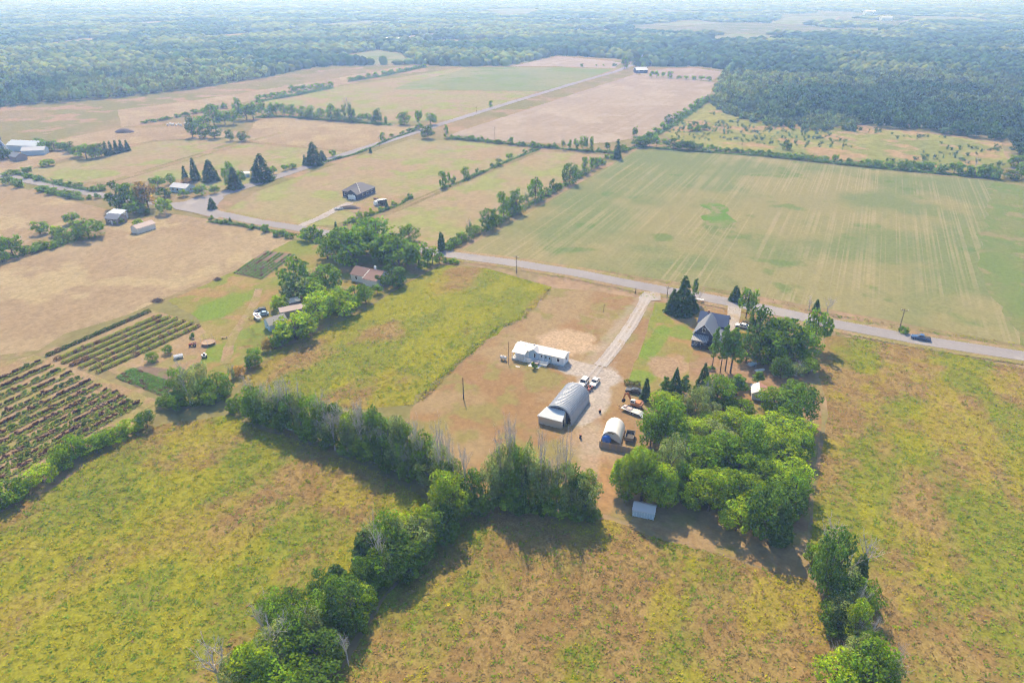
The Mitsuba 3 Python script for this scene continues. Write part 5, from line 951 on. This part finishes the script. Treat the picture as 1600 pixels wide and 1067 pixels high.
# --- cars
def car(name, label, pos, yaw, paint, kind='sedan', L=4.7, group=None, z=0.02):
    t = Thing(name, label, 'pickup truck' if kind == 'pickup' else 'car', pos, math.radians(yaw), group, z)
    W = 1.85 if kind == 'sedan' else 1.95
    Hb, Hr = (0.92, 1.45) if kind == 'sedan' else (1.08, 1.78)
    w = W / 2
    low = [(-L / 2 + .05, 0.32), (L / 2 - .05, 0.32), (L / 2, 0.55), (L / 2 - .06, Hb - 0.16), (L * 0.22, Hb), (-L / 2 + .1, Hb), (-L / 2, Hb - .15), (-L / 2, 0.5)]
    pts = []
    for x, z_ in low:
        for y in (-w, w): pts += [(x, y * (0.93 if z_ > Hb - 0.05 else 0.97 if z_ < 0.4 else 1.0) * (0.93 if abs(x) > L / 2 - 0.08 else 1), z_)]
    body = m3.Manifold.hull_points([tuple(map(float, p)) for p in pts])
    wx = (L * 0.31, -L * 0.31)
    for x in wx:
        body -= m3.Manifold.cylinder(W + 1, 0.40, 0.40, 20).rotate([90, 0, 0]).translate([x, W / 2 + .5, 0.34])
    if kind == 'pickup':
        body -= m3.Manifold.cube([L * 0.30, W - 0.3, 0.6]).translate([-L / 2 + 0.08, -W / 2 + .15, Hb - 0.45])
    b = body.to_mesh()
    bk = t.part('body', (np.array(b.vert_properties[:, :3]), np.array(b.tri_verts)), paint, smooth=30)
    c0, c1, r0, r1 = {'sedan': (L * 0.20, -L * 0.42, L * 0.03, -L * 0.27), 'suv': (L * 0.20, -L * 0.485, L * 0.06, -L * 0.42), 'pickup': (L * 0.20, -L * 0.17, L * 0.06, -L * 0.13)}[kind]
    wr = w * 0.76
    t.part('cabin_glass', hull([(c0, s * w * .90, Hb - .03) for s in (-1, 1)] + [(c1, s * w * .90, Hb - .03) for s in (-1, 1)] + [(r0, s * wr, Hr - .07) for s in (-1, 1)] + [(r1, s * wr, Hr - .07) for s in (-1, 1)]), 'glass')
    t.part('roof', hull([(r0 + .05, s * wr * 1.02, Hr - .07) for s in (-1, 1)] + [(r1 - .05, s * wr * 1.02, Hr - .07) for s in (-1, 1)] + [(r0 - .12, s * wr * .9, Hr) for s in (-1, 1)] + [(r1 + .12, s * wr * .9, Hr) for s in (-1, 1)]), paint)
    for s in (-1, 1):
        for a0, a1 in ((c0, r0), (c1, r1), ((c0 + c1) / 2, (r0 + r1) / 2)):
            t.part('pillar', tube([a0, s * w * .905, Hb - .03], [a1, s * wr * 1.01, Hr - .05], 0.045, 0.04, 4), paint)
        t.part('headlight', bx(L / 2 - .10, L / 2 - .005, s * w * .62 - .16, s * w * .62 + .16, Hb - .36, Hb - .2), 'lampglass')
        t.part('tail_light', bx(-L / 2 - .012, -L / 2 + .05, s * w * .72 - .12, s * w * .72 + .12, Hb - .38, Hb - .16), 'redlamp')
        t.part('mirror', bx(c0 - .25, c0 - .1, s * w - .02 if s > 0 else -w - .16, s * w + .16 if s > 0 else -w + .02, Hb, Hb + .16), paint)
    for x in wx:
        for s in (-1, 1): wheel(t, x, s * (w - .12), 0.33, 0.22, rim='galvanised')
    t.part('front_bumper', bx(L / 2 - .12, L / 2 + .03, -w * .85, w * .85, 0.34, 0.5), 'black'); t.part('rear_bumper', bx(-L / 2 - .03, -L / 2 + .12, -w * .85, w * .85, 0.34, 0.5), 'black')
    if kind == 'pickup': t.part('bed_cover', bx(-L / 2 + .1, -L * 0.19, -w + .16, w - .16, Hb - .3, Hb + 0.03), 'black')
    return t
car('pickup_truck', 'dark blue pickup truck driving on the side road', (130.9, 198.9), 153.0, 'carblue', 'pickup', 5.5, z=0.2)
car('parked_car', 'white sport utility car parked behind the arch building', (20.3, 170.4), 243.0, 'carwhite', 'suv', 4.9, z=0.18)
car('parked_car', 'white sedan parked on gravel right of the white utility car', (23.5, 170.8), 245.0, 'carwhite', 'sedan', 4.7, z=0.18)
car('parked_car', 'light blue car parked at the front of the dark farmhouse', (58.8, 194.5), 165.0, 'carlight', 'sedan', 4.5, z=0.1)
car('parked_car', 'black car beside the light blue car at the farmhouse', (60.3, 192.9), 168.0, 'carblack', 'sedan', 4.4, z=0.1)
car('parked_car', 'white car parked under trees right of the farmhouse', (76.3, 207.9), 150.0, 'carwhite', 'sedan', 4.3, z=0.15)
car('parked_car', 'old dark car with pale roof half under conifer by excavator', (33.9, 166.2), 160.0, 'carblack', 'sedan', 4.6, z=0.1)
car('parked_car', 'dark utility car on the grass by the left sheds', (-87.4, 219.7), 200.0, 'carblack', 'suv', 4.2, z=0.1)
car('parked_car', 'pale blue car next to the dark utility car', (-85.8, 217.6), 195.0, 'carlight', 'sedan', 4.0, z=0.1)
q = Thing('garden_tractor', 'small dark red tractor parked at the arch building corner', 'tractor', (21.7, 167.4), math.radians(250), None, 0.16)
def tractor(q, c):
    q.part('hood', hull([(x, y, z) for x in (0.2, 1.2) for y in (-.3, .3) for z in (0.45, 0.95 if x > 1 else 1.0)]), c)
    q.part('body', bx(-0.9, 0.2, -0.42, 0.42, 0.45, 0.75), c); q.part('seat', [bx(-0.65, -0.2, -.25, .25, .78, .86), bx(-0.72, -0.62, -.25, .25, .86, 1.25)], 'black')
    for s in (-1, 1):
        wheel(q, -0.5, s * 0.58, 0.48, 0.3); wheel(q, 0.85, s * 0.5, 0.28, 0.2); q.part('fender', bx(-0.95, -0.05, s * .58 - .16, s * .58 + .16, 0.98, 1.04), c)
    q.part('steering_wheel', cyl(0.05, 0, 1.15, 0.2, 0.04), 'black'); q.part('column', tube([0.2, 0, .9], [0.05, 0, 1.14], .03, .03), 'black')
tractor(q, 'rustred')
q = Thing('farm_tractor', 'dark red old tractor on the lawn beside the orchard', 'tractor', (-100.4, 194.5), math.radians(200), None, 0.1); tractor(q, 'rustred')
q = Thing('riding_mower', 'small dark and white mower on the lawn below the trampoline', 'mower', (-93.9, 187.2), math.radians(110), None, 0.1); tractor(q, 'carwhite')
q = Thing('burn_barrel', 'black barrel standing on the bare ground right of the arch building', 'barrel', (23.3, 155.9), 0, None, 0.12); q.part('drum', cyl(0, 0, .45, .3, .9), 'black'); q.part('rim', cyl(0, 0, .91, .32, .04), 'rust')
q = Thing('burn_barrel', 'dark barrel standing on the grass below the arch building', 'barrel', (17.1, 144.1), 0, None, 0.12); q.part('drum', cyl(0, 0, .55, .3, 1.1), 'black'); q.part('rim', cyl(0, 0, 1.11, .32, .04), 'rust')

# --- excavator and flatbed trailer
q = Thing('excavator', 'orange excavator with raised boom beside the flatbed trailer', 'excavator', (33.0, 158.7), math.radians(150), None, 0.1)
for s in (-1, 1):
    k = q.part('track', ext([(-1.6, .15), (-1.35, 0), (1.35, 0), (1.6, .15), (1.6, .55), (1.35, .72), (-1.35, .72), (-1.6, .55)], s * 1.0 - .25, s * 1.0 + .25), 'black')
    for x in (-1.2, -.4, .4, 1.2): q.part('roller', cyl(x, s * 1.0, .35, .22, .56, 'y', 10), 'greymetal', k)
q.part('undercarriage', bx(-1.0, 1.0, -.75, .75, .35, .75), 'black')
hs = q.part('house', hull([(x, y, z) for x in (-1.7, 0.9) for y in (-1.15, 1.15) for z in (.85, 1.75 if x < 0 else 1.55)]), 'orange')
q.part('counterweight', hull([(x, y, z) for x in (-2.1, -1.72) for y in (-1.0, 1.0) for z in (.9, 1.6)]), 'rust')
cb = q.part('cab', hull([(x, y, z) for x in (-.2, 1.0) for y in (.25, 1.1) for z in (1.5, 2.5 if x < .5 else 2.4)]), 'offwhite')
q.part('pane', bx(1.0, 1.03, .33, 1.02, 1.7, 2.3), 'glass', cb); q.part('pane', bx(-.05, .9, 1.11, 1.13, 1.75, 2.3), 'glass', cb)
q.part('engine_cover', bx(-1.6, -.5, -1.0, .9, 1.70, 1.95), 'orange')
q.part('boom', [ext([(.7, 1.2), (1.0, 1.1), (2.5, 3.6), (2.3, 3.95), (2.0, 3.7)], -.2, .2), ext([(2.15, 3.5), (2.5, 3.6), (3.1, 3.2), (2.9, 3.0)], -.18, .18)], 'orange')
q.part('stick', ext([(2.6, 3.5), (3.0, 3.6), (3.5, 1.5), (3.25, 1.45)], -.15, .15), 'orange')
q.part('bucket', ext([(3.1, 1.5), (3.6, 1.5), (3.7, .9), (3.2, .6), (2.8, .9)], -.45, .45), 'black')
q.part('cylinder', tube([.9, 0, 1.6], [2.0, 0, 3.2], .08, .06), 'galvanised')
q = Thing('flatbed_trailer', 'pale flatbed trailer with ramp below the orange excavator', 'trailer', (31.9, 155.9), math.radians(-38), None, 0.1)
dk = q.part('deck', bx(-3.0, 2.4, -1.1, 1.1, .70, .80), 'offwhite')
for i in range(9): q.part('board', bx(-2.98 + i * .6, -2.98 + i * .6 + .56, -1.08, 1.08, .803, .84), 'offwhite' if i % 4 else 'greymetal', dk)
q.part('ramp', hull([(2.42, y, z) for y in (-1, 1) for z in (.7, .78)] + [(3.5, y, z) for y in (-1, 1) for z in (.12, .2)]), 'palemetal')
q.part('frame', [bx(-3.0, 2.4, y - .08, y + .08, .5, .69) for y in (-.8, .8)], 'black')
for x in (-.1, .8):
    for s in (-1, 1): wheel(q, x, s * 1.0, .36, .22)
q.part('tongue', [tube([-3, -.6, .6], [-4.4, 0, .5], .06, .05), tube([-3, .6, .6], [-4.4, 0, .5], .06, .05)], 'black')
q.part('load', [bx(-1.6, -.2, -.7, .5, .845, 1.05), bx(-2.6, -1.9, -.4, .7, .845, 1.2)], 'pinkroof', label='small boxes lying on the deck')

# --- dark gabled farmhouse
q = Thing('farmhouse', 'dark blue gabled farmhouse with blue metal main roof and ribbed porch', 'house', (57.6, 196.8), YX)
q.part('wall', bx(0, 5.6, 0, 8, 0, 4.0), 'darkblue')
q.gable(0, 5.6, 0, 9.4, 4.0, 3.0, 'greyroof', 'darkblue', 'y', .45, .12)
q.part('bargeboard', ext(slab((-.5, 3.45), (2.8, 7.0), .16), -.52, -.46), 'white'); q.part('bargeboard', ext(slab((6.1, 3.45), (2.8, 7.0), .16), -.52, -.46), 'white')
q.window(2.8, 5.0, .9, 1.3, 0); q.window(4.2, 1.6, .8, 1.2, 0)
q.part('main_wall', bx(-0.6, 8.2, 8, 14.6, 0, 3.9), 'darkblue')
q.gable(-0.6, 8.2, 8, 14.6, 3.9, 2.5, 'blueroof', 'darkblue', 'x', .35, .12, seams=16)
q.part('porch_roof', extx(slab((-3.0, 2.35), (-.02, 3.3), .1), -.3, 4.6), 'greyroof')
for i in range(10): q.part('rib', extx([np.array(pp) + [0, .1] for pp in slab((-3.0, 2.35), (-.02, 3.3), .05)], -.25 + i * .52, -.17 + i * .52), 'offwhite')
q.part('porch_wall', bx(-.1, 4.4, -2.6, -.02, 0, 2.3), 'darkblue')
q.window(1.2, 1.4, .8, .9, -2.6); q.window(3.2, 1.4, .8, .9, -2.6)
q.part('side_wing', bx(5.62, 8.4, 3.0, 7.9, 0, 2.6), 'vinyl', label='white side wing right of the gable'); q.part('side_roof', ext(slab((8.8, 2.45), (5.6, 3.6), .1), 2.8, 7.95), 'greyroof')
q.window(5.4, 1.5, .9, 1.0, 8.4, '+x'); q.door(7.0, .05, .9, 2.0, 3.0, 'white')
q.part('chimney', bx(1.5, 2.1, 10.9, 11.5, 5.6, 7.2), 'rust')
q = Thing('porch_table', 'small reddish stand with white top by the farmhouse road corner', 'roadside stand', (67.6, 229.2), YX)
q.part('top', bx(-1.2, 1.2, -.5, .5, 1.0, 1.1), 'white')
for x in (-1, 1): q.part('leg', bx(x - .08, x + .08, -.4, .4, 0, 1.0), 'rust')

# --- sheds and houses
def shed(name, label, cat, pos, yaw, L, D, H, rise, wall, roof, m2=None, along='x', wins=(), door=None, group=None):
    q = Thing(name, label, cat, pos, yaw, group)
    q.part('wall', bx(0, L, 0, D, 0, H), wall)
    q.gable(0, L, 0, D, H, rise, roof, wall, along, .3, .1, m2=m2)
    for x, z, w, h_, *fc in wins:
        face = fc[0] if fc else '-y'
        q.window(x, z, w, h_, {'-y': 0, '+x': L, '-x': 0}[face], face)
    if door: q.door(door, .02, .9, 2.0, 0, 'white')
    return q
q = Thing('metal_shed', 'white metal shed half under the yellow green tree at grove front', 'shed', (25.6, 115.4), math.radians(-17))
q.part('wall', bx(0, 4.6, 0, 2.9, 0, 1.7), 'paleblue'); q.part('roof', hull([(x, y, z) for x in (-.12, 4.72) for y, z in ((-.15, 1.68), (-.15, 1.74), (1.9, 2.25), (1.9, 2.32), (3.05, 1.68), (3.05, 1.74))]), 'whitemetal')
for i in range(8): q.part('wall_rib', bx(.28 + i * .56, .33 + i * .56, -.03, 0, .02, 1.66), 'vinyl')
q.part('door', bx(4.6, 4.65, .9, 2.1, .03, 1.6), 'white')
shed('small_shed', 'small shed with one pale and one rusty roof slope behind the grove', 'shed', (65.6, 162.6), math.radians(-14), 3.8, 4.4, 2.1, 1.0, 'offwhite', 'whitemetal', 'rust', 'y', door=1.8)
q = shed('white_house', 'white house with brown roof under the tall left trees', 'house', (-61.9, 249.5), YX, 13.0, 7.0, 3.0, 2.0, 'vinyl', 'brownroof', wins=((2.5, 1.7, .9, 1.1), (6.0, 1.7, .7, 1.0), (8.6, 1.7, 1.0, 1.0), (11.0, 1.7, .8, 1.0)), door=7.4)
q.part('front_wing', bx(7.0, 13.02, -1.6, -.02, 0, 2.9), 'vinyl'); q.part('wing_roof', extx(slab((-2.0, 2.75), (3.4, 4.75), .12), 6.8, 13.4), 'brownroof'); q.part('chimney', bx(8.2, 8.9, 4.0, 4.6, 4.0, 6.0), 'white'); q.part('valley_trim', extx(slab((-2.0, 2.9), (3.4, 4.9), .06), 6.7, 7.0), 'offwhite')
shed('garden_shed', 'grey roofed shed nearest the tall trees in the left farmstead', 'shed', (-78.4, 222.4), math.radians(40), 4.6, 3.6, 2.4, .7, 'boardgrey', 'offwhite')
shed('garden_shed', 'long pale roofed shed between the two other left sheds', 'shed', (-78.8, 215.5), math.radians(28), 8.5, 4.0, 2.2, .8, 'boardgrey', 'pinkroof')
shed('garden_shed', 'tan roofed shed with pale blue gable at the meadow corner', 'shed', (-79.1, 204.6), math.radians(42), 6.0, 4.2, 2.6, 1.6, 'paleblue', 'boardbeige', wins=((2.1, 1.5, .6, .7, '-x'),))
q = shed('bungalow', 'blue bungalow with white metal roof by the junction', 'house', (-189.6, 381.9), math.radians(-20), 11.0, 7.0, 2.9, 1.5, 'paleblue', 'whitemetal', wins=((2, 1.7, 1.2, 1.1), (5, 1.7, 1.0, 1.1), (8.6, 1.7, 1.2, 1.1), (3.5, 1.6, 1.0, 1.0, '+x')), door=6.6)
q.part('chimney', bx(4.0, 4.6, 4.3, 4.9, 3.6, 5.2), 'rust')
q = shed('grey_house', 'grey blue roofed house behind the left hedge trees', 'house', (-194.6, 322.7), math.radians(-15), 7.0, 6.0, 2.8, 1.6, 'boardgrey', 'greyroof', wins=((2, 1.6, .9, 1.0), (5, 1.6, .9, 1.0)), door=3.5)
q.part('rear_wing', bx(-4.5, 3.0, 6.05, 11, 0, 2.8), 'offwhite'); q.part('rear_roof', extx(slab((5.7, 2.8), (11.3, 3.9), .12), -4.8, 3.3), 'palemetal')
shed('pole_barn', 'long low pinkish barn standing alone on the stubble field', 'barn', (-171.8, 307.0), math.radians(62), 9.5, 4.6, 2.6, 1.2, 'offwhite', 'pinkroof', door=None)
shed('garage', 'small white blue shed between conifers by the straight road', 'garage', (-161.0, 414.4), math.radians(20), 4.2, 4.0, 2.3, .9, 'paleblue', 'whitemetal', door=2)
q = Thing('new_house', 'new dark house with hipped grey roof and white garage door', 'house', (-93.0, 369.5), math.radians(-24))
q.part('wall', bx(0, 11.5, 3, 17, 0, 3.0), 'darkblue'); q.part('garage_wall', bx(4.5, 11.5, 0, 2.98, 0, 3.0), 'darkblue')
q.part('roof', hull([(-.5, 2.5, 2.95), (12, 2.5, 2.95), (-.5, 17.5, 2.95), (12, 17.5, 2.95), (-.5, 2.5, 3.1), (12, 2.5, 3.1), (-.5, 17.5, 3.1), (12, 17.5, 3.1), (5.75, 8.2, 6.6), (5.75, 11.8, 6.6)]), 'shingle')
q.part('garage_gable', ext([(4.5, 3.0), (11.5, 3.0), (8, 5.1)], 0, .1), 'darkblue'); q.part('garage_roof', ext(slab((4.1, 2.78), (8, 5.1), .14), -.4, 7.0), 'shingle'); q.part('garage_roof', ext(slab((11.9, 2.78), (8, 5.1), .14), -.4, 7.0), 'shingle')
gd = q.part('garage_door', bx(5.6, 10.4, -.06, 0, .02, 2.4), 'white')
for i in range(4): q.part('panel', bx(5.65, 10.35, -.09, -.061, .06 + i * .59, .06 + i * .59 + .53), 'white', gd)
q.window(5.5, 1.6, 1.2, 1.2, 11.5, '+x'); q.window(9.5, 1.6, 1.4, 1.3, 11.5, '+x'); q.window(13.5, 1.6, 1.0, 1.2, 11.5, '+x'); q.window(1.8, 1.6, 1.6, 1.3, 3.0); q.door(3.6, .02, .9, 2.1, 3.0, 'white')
q.part('roof_trim', tube([11.8, 2.7, 3.15], [6.0, 8.2, 6.66], .16, .16, 5), 'offwhite'); q.part('roof_trim', tube([-.3, 2.7, 3.15], [5.6, 8.2, 6.66], .12, .12, 5), 'greyroof')

def truck(q, cabm, boxm):
    q.part('chassis', bx(-3.4, 3.2, -.5, .5, .6, .8), 'black')
    k = q.part('cab', hull([(x, y, z) for x, z in ((1.5, .7), (3.3, .7), (3.3, 1.6), (2.7, 2.6), (1.5, 2.6)) for y in (-1.05, 1.05)]), cabm)
    q.part('pane', bx(3.02, 3.06, -.85, .85, 1.75, 2.3), 'glass', k)
    q.part('box', bx(-3.4, 1.4, -1.15, 1.15, .82, 2.9), boxm)
    for x in (-2.4, -1.4, 2.4):
        for s in (-1, 1): wheel(q, x, s * .95, .48, .3)
q = Thing('box_truck', 'white cab truck with dark body beside the new house', 'truck', (-68.7, 354.9), math.radians(215)); truck(q, 'carwhite', 'carblack'); q.part('box_roof', bx(-3.45, 1.45, -1.2, 1.2, 2.9, 3.0), 'whitemetal')
q = Thing('utility_trailer', 'low white trailer on the driveway of the new house', 'trailer', (-88.5, 346.6), math.radians(30)); q.part('deck', bx(-2.2, 2.2, -.9, .9, .5, .6), 'boardbeige'); q.part('side_panel', bx(-2.2, 2.2, .9, .96, .6, 1.0), 'white'); q.part('side_panel', bx(-2.2, 2.2, -.96, -.9, .6, 1.0), 'white')
for s in (-1, 1): wheel(q, 0, s * 1.1, .33, .2)
q = Thing('skid_loader', 'rusty red skid loader behind the box truck', 'loader', (-73.0, 366.0), math.radians(20)); tractor(q, 'rust')

def mound(name, label, cat, pos, w, l, h_, m, seed, z=0.1):
    v, f = np.array(trimesh.creation.icosphere(3, 1.0).vertices), np.array(trimesh.creation.icosphere(3, 1.0).faces)
    v = v * (1 + 0.5 * (meshkit.fbm(v * 1.7 + seed, 3, seed)[:, None] - .5))
    v = v * [w / 2, l / 2, h_]; v[:, 2] = np.maximum(v[:, 2], -.05)
    key = numbered(name)
    scene[key] = mikit.ply((v + [pos[0], pos[1], z], f), 'm_' + m, smooth=40)
    tag(key, label, cat)
mound('earth_pile', 'long brown heap of earth beside the new house driveway', 'earth heap', (-83.5, 348.9), 11, 4, 1.6, 'earth', 1)
mound('earth_pile', 'dark mound of soil on the far pasture', 'earth heap', (-305.4, 563.1), 14, 8, 3.0, 'earth', 2)
def sticks(label, pos, w, n, seed):
    rr = np.random.default_rng(seed); out = []
    for k in range(n):
        c = rr.normal(0, w * 0.24, 3) * [1, 0.7, 0]; d = unit(rr.normal(size=3) * [1, 1, 0.35]); l = rr.uniform(0.5, 1.6)
        h = max(0.1, 1.2 - np.hypot(*c[:2]) * 0.55) * rr.uniform(0.1, 1)
        out.append(tube(c + [0, 0, h] - d * l / 2, c + [0, 0, h] + d * l / 2, 0.05, 0.025, 4))
    v, f = join(out); v[:, 2] = np.maximum(v[:, 2], 0.03)
    key = numbered('brush_pile'); scene[key] = mikit.ply((v + [pos[0], pos[1], 0.1], f), 'm_brush'); tag(key, label, 'brush pile', kind='stuff')
mat('brush', (0.21, 0.155, 0.12), 0.95)
sticks('dark brown brush pile at the stubble field corner', (-127.7, 229.8), 4.5, 220, 3)
sticks('small dark brush heap on the lawn near the vegetable plot', (-113.8, 250.2), 2.8, 120, 4)
r = random.Random(5)
for i in range(14):
    x, y = r.uniform(272, 297), r.uniform(194, 200)
    X, Y = (-272.7, 592.0)
    q = np.array([X + (i % 7 - 3) * 4.2 + r.uniform(-1, 1), Y + (i // 7) * 5.0 + r.uniform(-1.4, 1.4)])
    key = numbered('wrapped_bale'); a = r.uniform(0, 3.1)
    v, f = cyl(0, 0, .75, .75, 1.5, 'x', 14)
    R = np.array([[math.cos(a), -math.sin(a), 0], [math.sin(a), math.cos(a), 0], [0, 0, 1]])
    scene[key] = mikit.ply((v @ R.T + [q[0], q[1], .1], f), 'm_white', smooth=40)
    tag(key, f"{nth(i % 7)} white wrapped bale from the left in the {'front' if i < 7 else 'back'} row of the pasture heap", 'bale', 'white bales on the far pasture')

# --- left lawn: boat, cart, trampoline
q = Thing('boat', 'white boat on a trailer on the grass by the left sheds', 'boat', (-86.9, 215.0), math.radians(125), None, .1)
q.part('hull', hull([(-2.6, -.9, 1.2), (-2.6, .9, 1.2), (-2.6, -.6, .6), (-2.6, .6, .6), (1.6, -.9, 1.25), (1.6, .9, 1.25), (1.4, 0, .5), (3.0, 0, 1.3), (2.7, 0, .9)]), 'carwhite'); q.part('cockpit', bx(-2.2, .2, -.6, .6, 1.16, 1.24), 'boardgrey'); q.part('windscreen', hull([(.3, -.7, 1.2), (.3, .7, 1.2), (.6, -.6, 1.2), (.6, .6, 1.2), (.2, -.6, 1.6), (.2, .6, 1.6)]), 'glass')
for s in (-1, 1): wheel(q, -.6, s * 1.0, .3, .2)
q.part('trailer_frame', [bx(-2.4, 2.2, -.5, -.4, .35, .5), bx(-2.4, 2.2, .4, .5, .35, .5)], 'greymetal')
q = Thing('garden_cart', 'small white box trailer near the orchard corner bushes', 'trailer', (-101.5, 186.4), math.radians(30), None, .1)
q.part('box', hull([(x, y, z) for x in (-1.3, 1.3) for y in (-.7, .7) for z in (.4, .95)] + [(x * .9, 0, 1.35) for x in (-1.3, 1.3)]), 'carwhite'); q.part('end_panel', bx(1.31, 1.35, -.6, .6, .42, .9), 'paleblue')
for s in (-1, 1): wheel(q, 0, s * .82, .28, .16)
q = Thing('trampoline', 'round brown trampoline with thin poles on the left lawn', 'trampoline', (-96.0, 195.8), 0, None, .1)
a = np.arange(20) * 2 * np.pi / 20
q.part('mat', cyl(0, 0, .75, 2.0, .05, 'z', 24), 'wood'); q.part('ring', join([tube([2.1 * math.cos(a[i]), 2.1 * math.sin(a[i]), .78], [2.1 * math.cos(a[(i + 1) % 20]), 2.1 * math.sin(a[(i + 1) % 20]), .78], .07, .07, 5) for i in range(20)]), 'rust')
for i in range(0, 20, 4): q.part('pole', tube([2.15 * math.cos(a[i]), 2.15 * math.sin(a[i]), 0], [2.15 * math.cos(a[i]), 2.15 * math.sin(a[i]), 2.7], .04, .04, 5), 'greymetal')
q = Thing('log_bench', 'dark low bench on the lawn right of the trampoline', 'bench', (-92.5, 199.9), .4, None, .1); q.part('seat', bx(-1.0, 1.0, -.25, .25, .4, .5), 'wood'); q.part('leg', bx(-.8, -.6, -.2, .2, 0, .4), 'black'); q.part('leg', bx(.6, .8, -.2, .2, 0, .4), 'black')
q = Thing('rowing_boat', 'small white upturned boat on the bare ground right of the pines', 'boat', (73.0, 178.8), .3, None, .1); q.part('hull', hull([(-1.6, -.5, 0), (-1.6, .5, 0), (1.0, -.6, 0), (1.0, .6, 0), (1.9, 0, .1), (-1.5, 0, .55), (1.0, 0, .55)]), 'carwhite'); q.part('keel', bx(-1.4, 1.0, -.03, .03, .55, .62), 'wood')
q = Thing('utility_trailer', 'dark loaded trailer in the shade under the farmhouse trees', 'trailer', (71.6, 181.5), .5, None, .1); q.part('deck', bx(-1.6, 1.6, -.8, .8, .5, .58), 'greymetal'); q.part('load', [bx(-1.2, 0, -.6, .5, .59, 1.1), bx(.2, 1.3, -.5, .6, .59, .95)], 'paleblue')
for s in (-1, 1): wheel(q, 0, s * .95, .3, .18)

# --- far left farm
X, Y = (-343.5, 471.4)
q = Thing('silo', 'tall dark blue silo at the left farm', 'silo', (X - 2, Y + 4), 0); q.part('shell', cyl(0, 0, 10, 3.2, 20, 'z', 20), 'blueroof', smooth=40); q.part('dome', hull([(3.2 * math.cos(t) * s, 3.2 * math.sin(t) * s, z) for t in np.arange(16) * .3927 for s, z in ((1, 20), (.75, 21.2), (.3, 21.9))]), 'palemetal')
q = Thing('grain_elevator', 'slanting pale conveyor leaning on the silo', 'conveyor', (X + 11, Y - 2), math.radians(170)); q.part('tube', tube([0, 0, .5], [12, 0, 19], .55, .45, 8), 'whitemetal'); q.part('hopper', hull([(x, y, z) for x in (-.8, .8) for y in (-.8, .8) for z in (.1, 1.2)]), 'greymetal'); q.part('strut', tube([5, -1.2, 0], [6.5, 0, 10], .12, .1), 'greymetal')
shed('farm_barn', 'long pale blue roofed barn at the far left farm', 'barn', (-351.8, 492.2), math.radians(-10), 24, 12, 4, 2.4, 'paleblue', 'palemetal')
shed('farm_barn', 'smaller white roofed barn before the long far left barn', 'barn', (-331.0, 475.4), math.radians(12), 14, 8, 3.4, 1.8, 'paleblue', 'whitemetal')
shed('farm_barn', 'small grey barn nearest the road at the far left farm', 'barn', (-330.3, 461.6), math.radians(-30), 8, 7, 3.0, 2.0, 'boardgrey', 'greyroof')
# --- far houses by the end of the straight road and in the woods
for i, (pos, L, D, H_, rise, wl, rf, lb, yw) in enumerate([
    ((167.2, 997.4), 16, 12, 4, 3.2, 'darkblue', 'white', 'white roofed house beside the far end of the straight road', 10), ((181.8, 1234.6), 34, 14, 5, 3, 'white', 'rust', 'long white barn with red roof beyond the straight road', 0),
    ((272.0, 1272.1), 18, 10, 4, 3, 'white', 'offwhite', 'pale house among the far trees right of the road end', 5), ((276.5, 1222.6), 16, 10, 4, 2.5, 'offwhite', 'palemetal', 'second pale house among the far trees', -8),
    ((246.1, 1165.8), 12, 8, 3.5, 2, 'white', 'whitemetal', 'low white outbuilding nearest the far ploughed field', 4), ((363.9, 1298.2), 20, 12, 4, 3, 'white', 'boardbeige', 'cream house at the edge of the far right wood', -5),
    ((-272.5, 1631.3), 40, 16, 6, 3, 'white', 'whitemetal', 'white barn on the far clearing left of centre', 0), ((1627.7, 3534.4), 50, 30, 12, 6, 'white', 'white', 'tiny white building on the right horizon', 0),
    ((1347.0, 2787.5), 40, 20, 10, 6, 'white', 'white', 'tiny white house below the right horizon clearing', 0)]):
    shed('far_house', lb, 'house', pos, math.radians(yw), L, D, H_, rise, wl, rf, wins=((L * .25, H_ * .5, 1.4, 1.4), (L * .7, H_ * .5, 1.4, 1.4)))

# --- poles
def pole(label, p, arm=True, name='utility_pole', rad=.14, lean=0.0):
    q = Thing(name, label, 'pole', p[:2], YX)
    H_ = p[2]
    q.part('shaft', tube([0, 0, 0], [lean, 0, H_], rad, rad * .7, 8), 'polewood')
    if arm:
        k = q.part('crossarm', bx(-1.1, 1.1, -.06, .06, H_ - .75, H_ - .6), 'polewood')
        for x in (-1.0, -.4, .4, 1.0): q.part('insulator', cyl(x, 0, H_ - .5, .06, .2, 'z', 8), 'white', k)
pole('bare wooden pole standing alone on the tan yard', (-13.3, 163.0, 6.5), False, rad=.17)
pole('thin wooden pole by the tank left of the mobile home', (-1.1, 182.7, 7.5), False, rad=.1)
pole('utility pole beside the side road above the meadow', (1.8, 257.0, 7.5))
pole('utility pole beside the conifers at the drive entrance', (56.4, 232.7, 4.8))
pole('utility pole behind the roadside bush by the pickup truck', (127.0, 205.0, 8.3))
pole('short bare post on the grass near the drive', (31.9, 220.3, 3.2), False, 'post', .09)
pole('small dark post beside the drive entrance', (45.6, 236.8, 2.3), False, 'post', .16)
pole('utility pole near the big conifer on the straight road', (-124.4, 448.5, 7.7))
pole('utility pole midway along the straight road', (-94.7, 505.5, 7.1))
pole('tall utility pole at the corner of the pale ploughed field', (-13.0, 534.1, 8.9))
pole('leaning pole at the road junction corner', (-152.6, 381.9, 7.8), False, rad=.12, lean=-.5)
pole('utility pole far along the straight road', (-31.9, 655.3, 6.1))
pole('utility pole left of the junction beside the road', (-260.5, 391.7, 5.5))
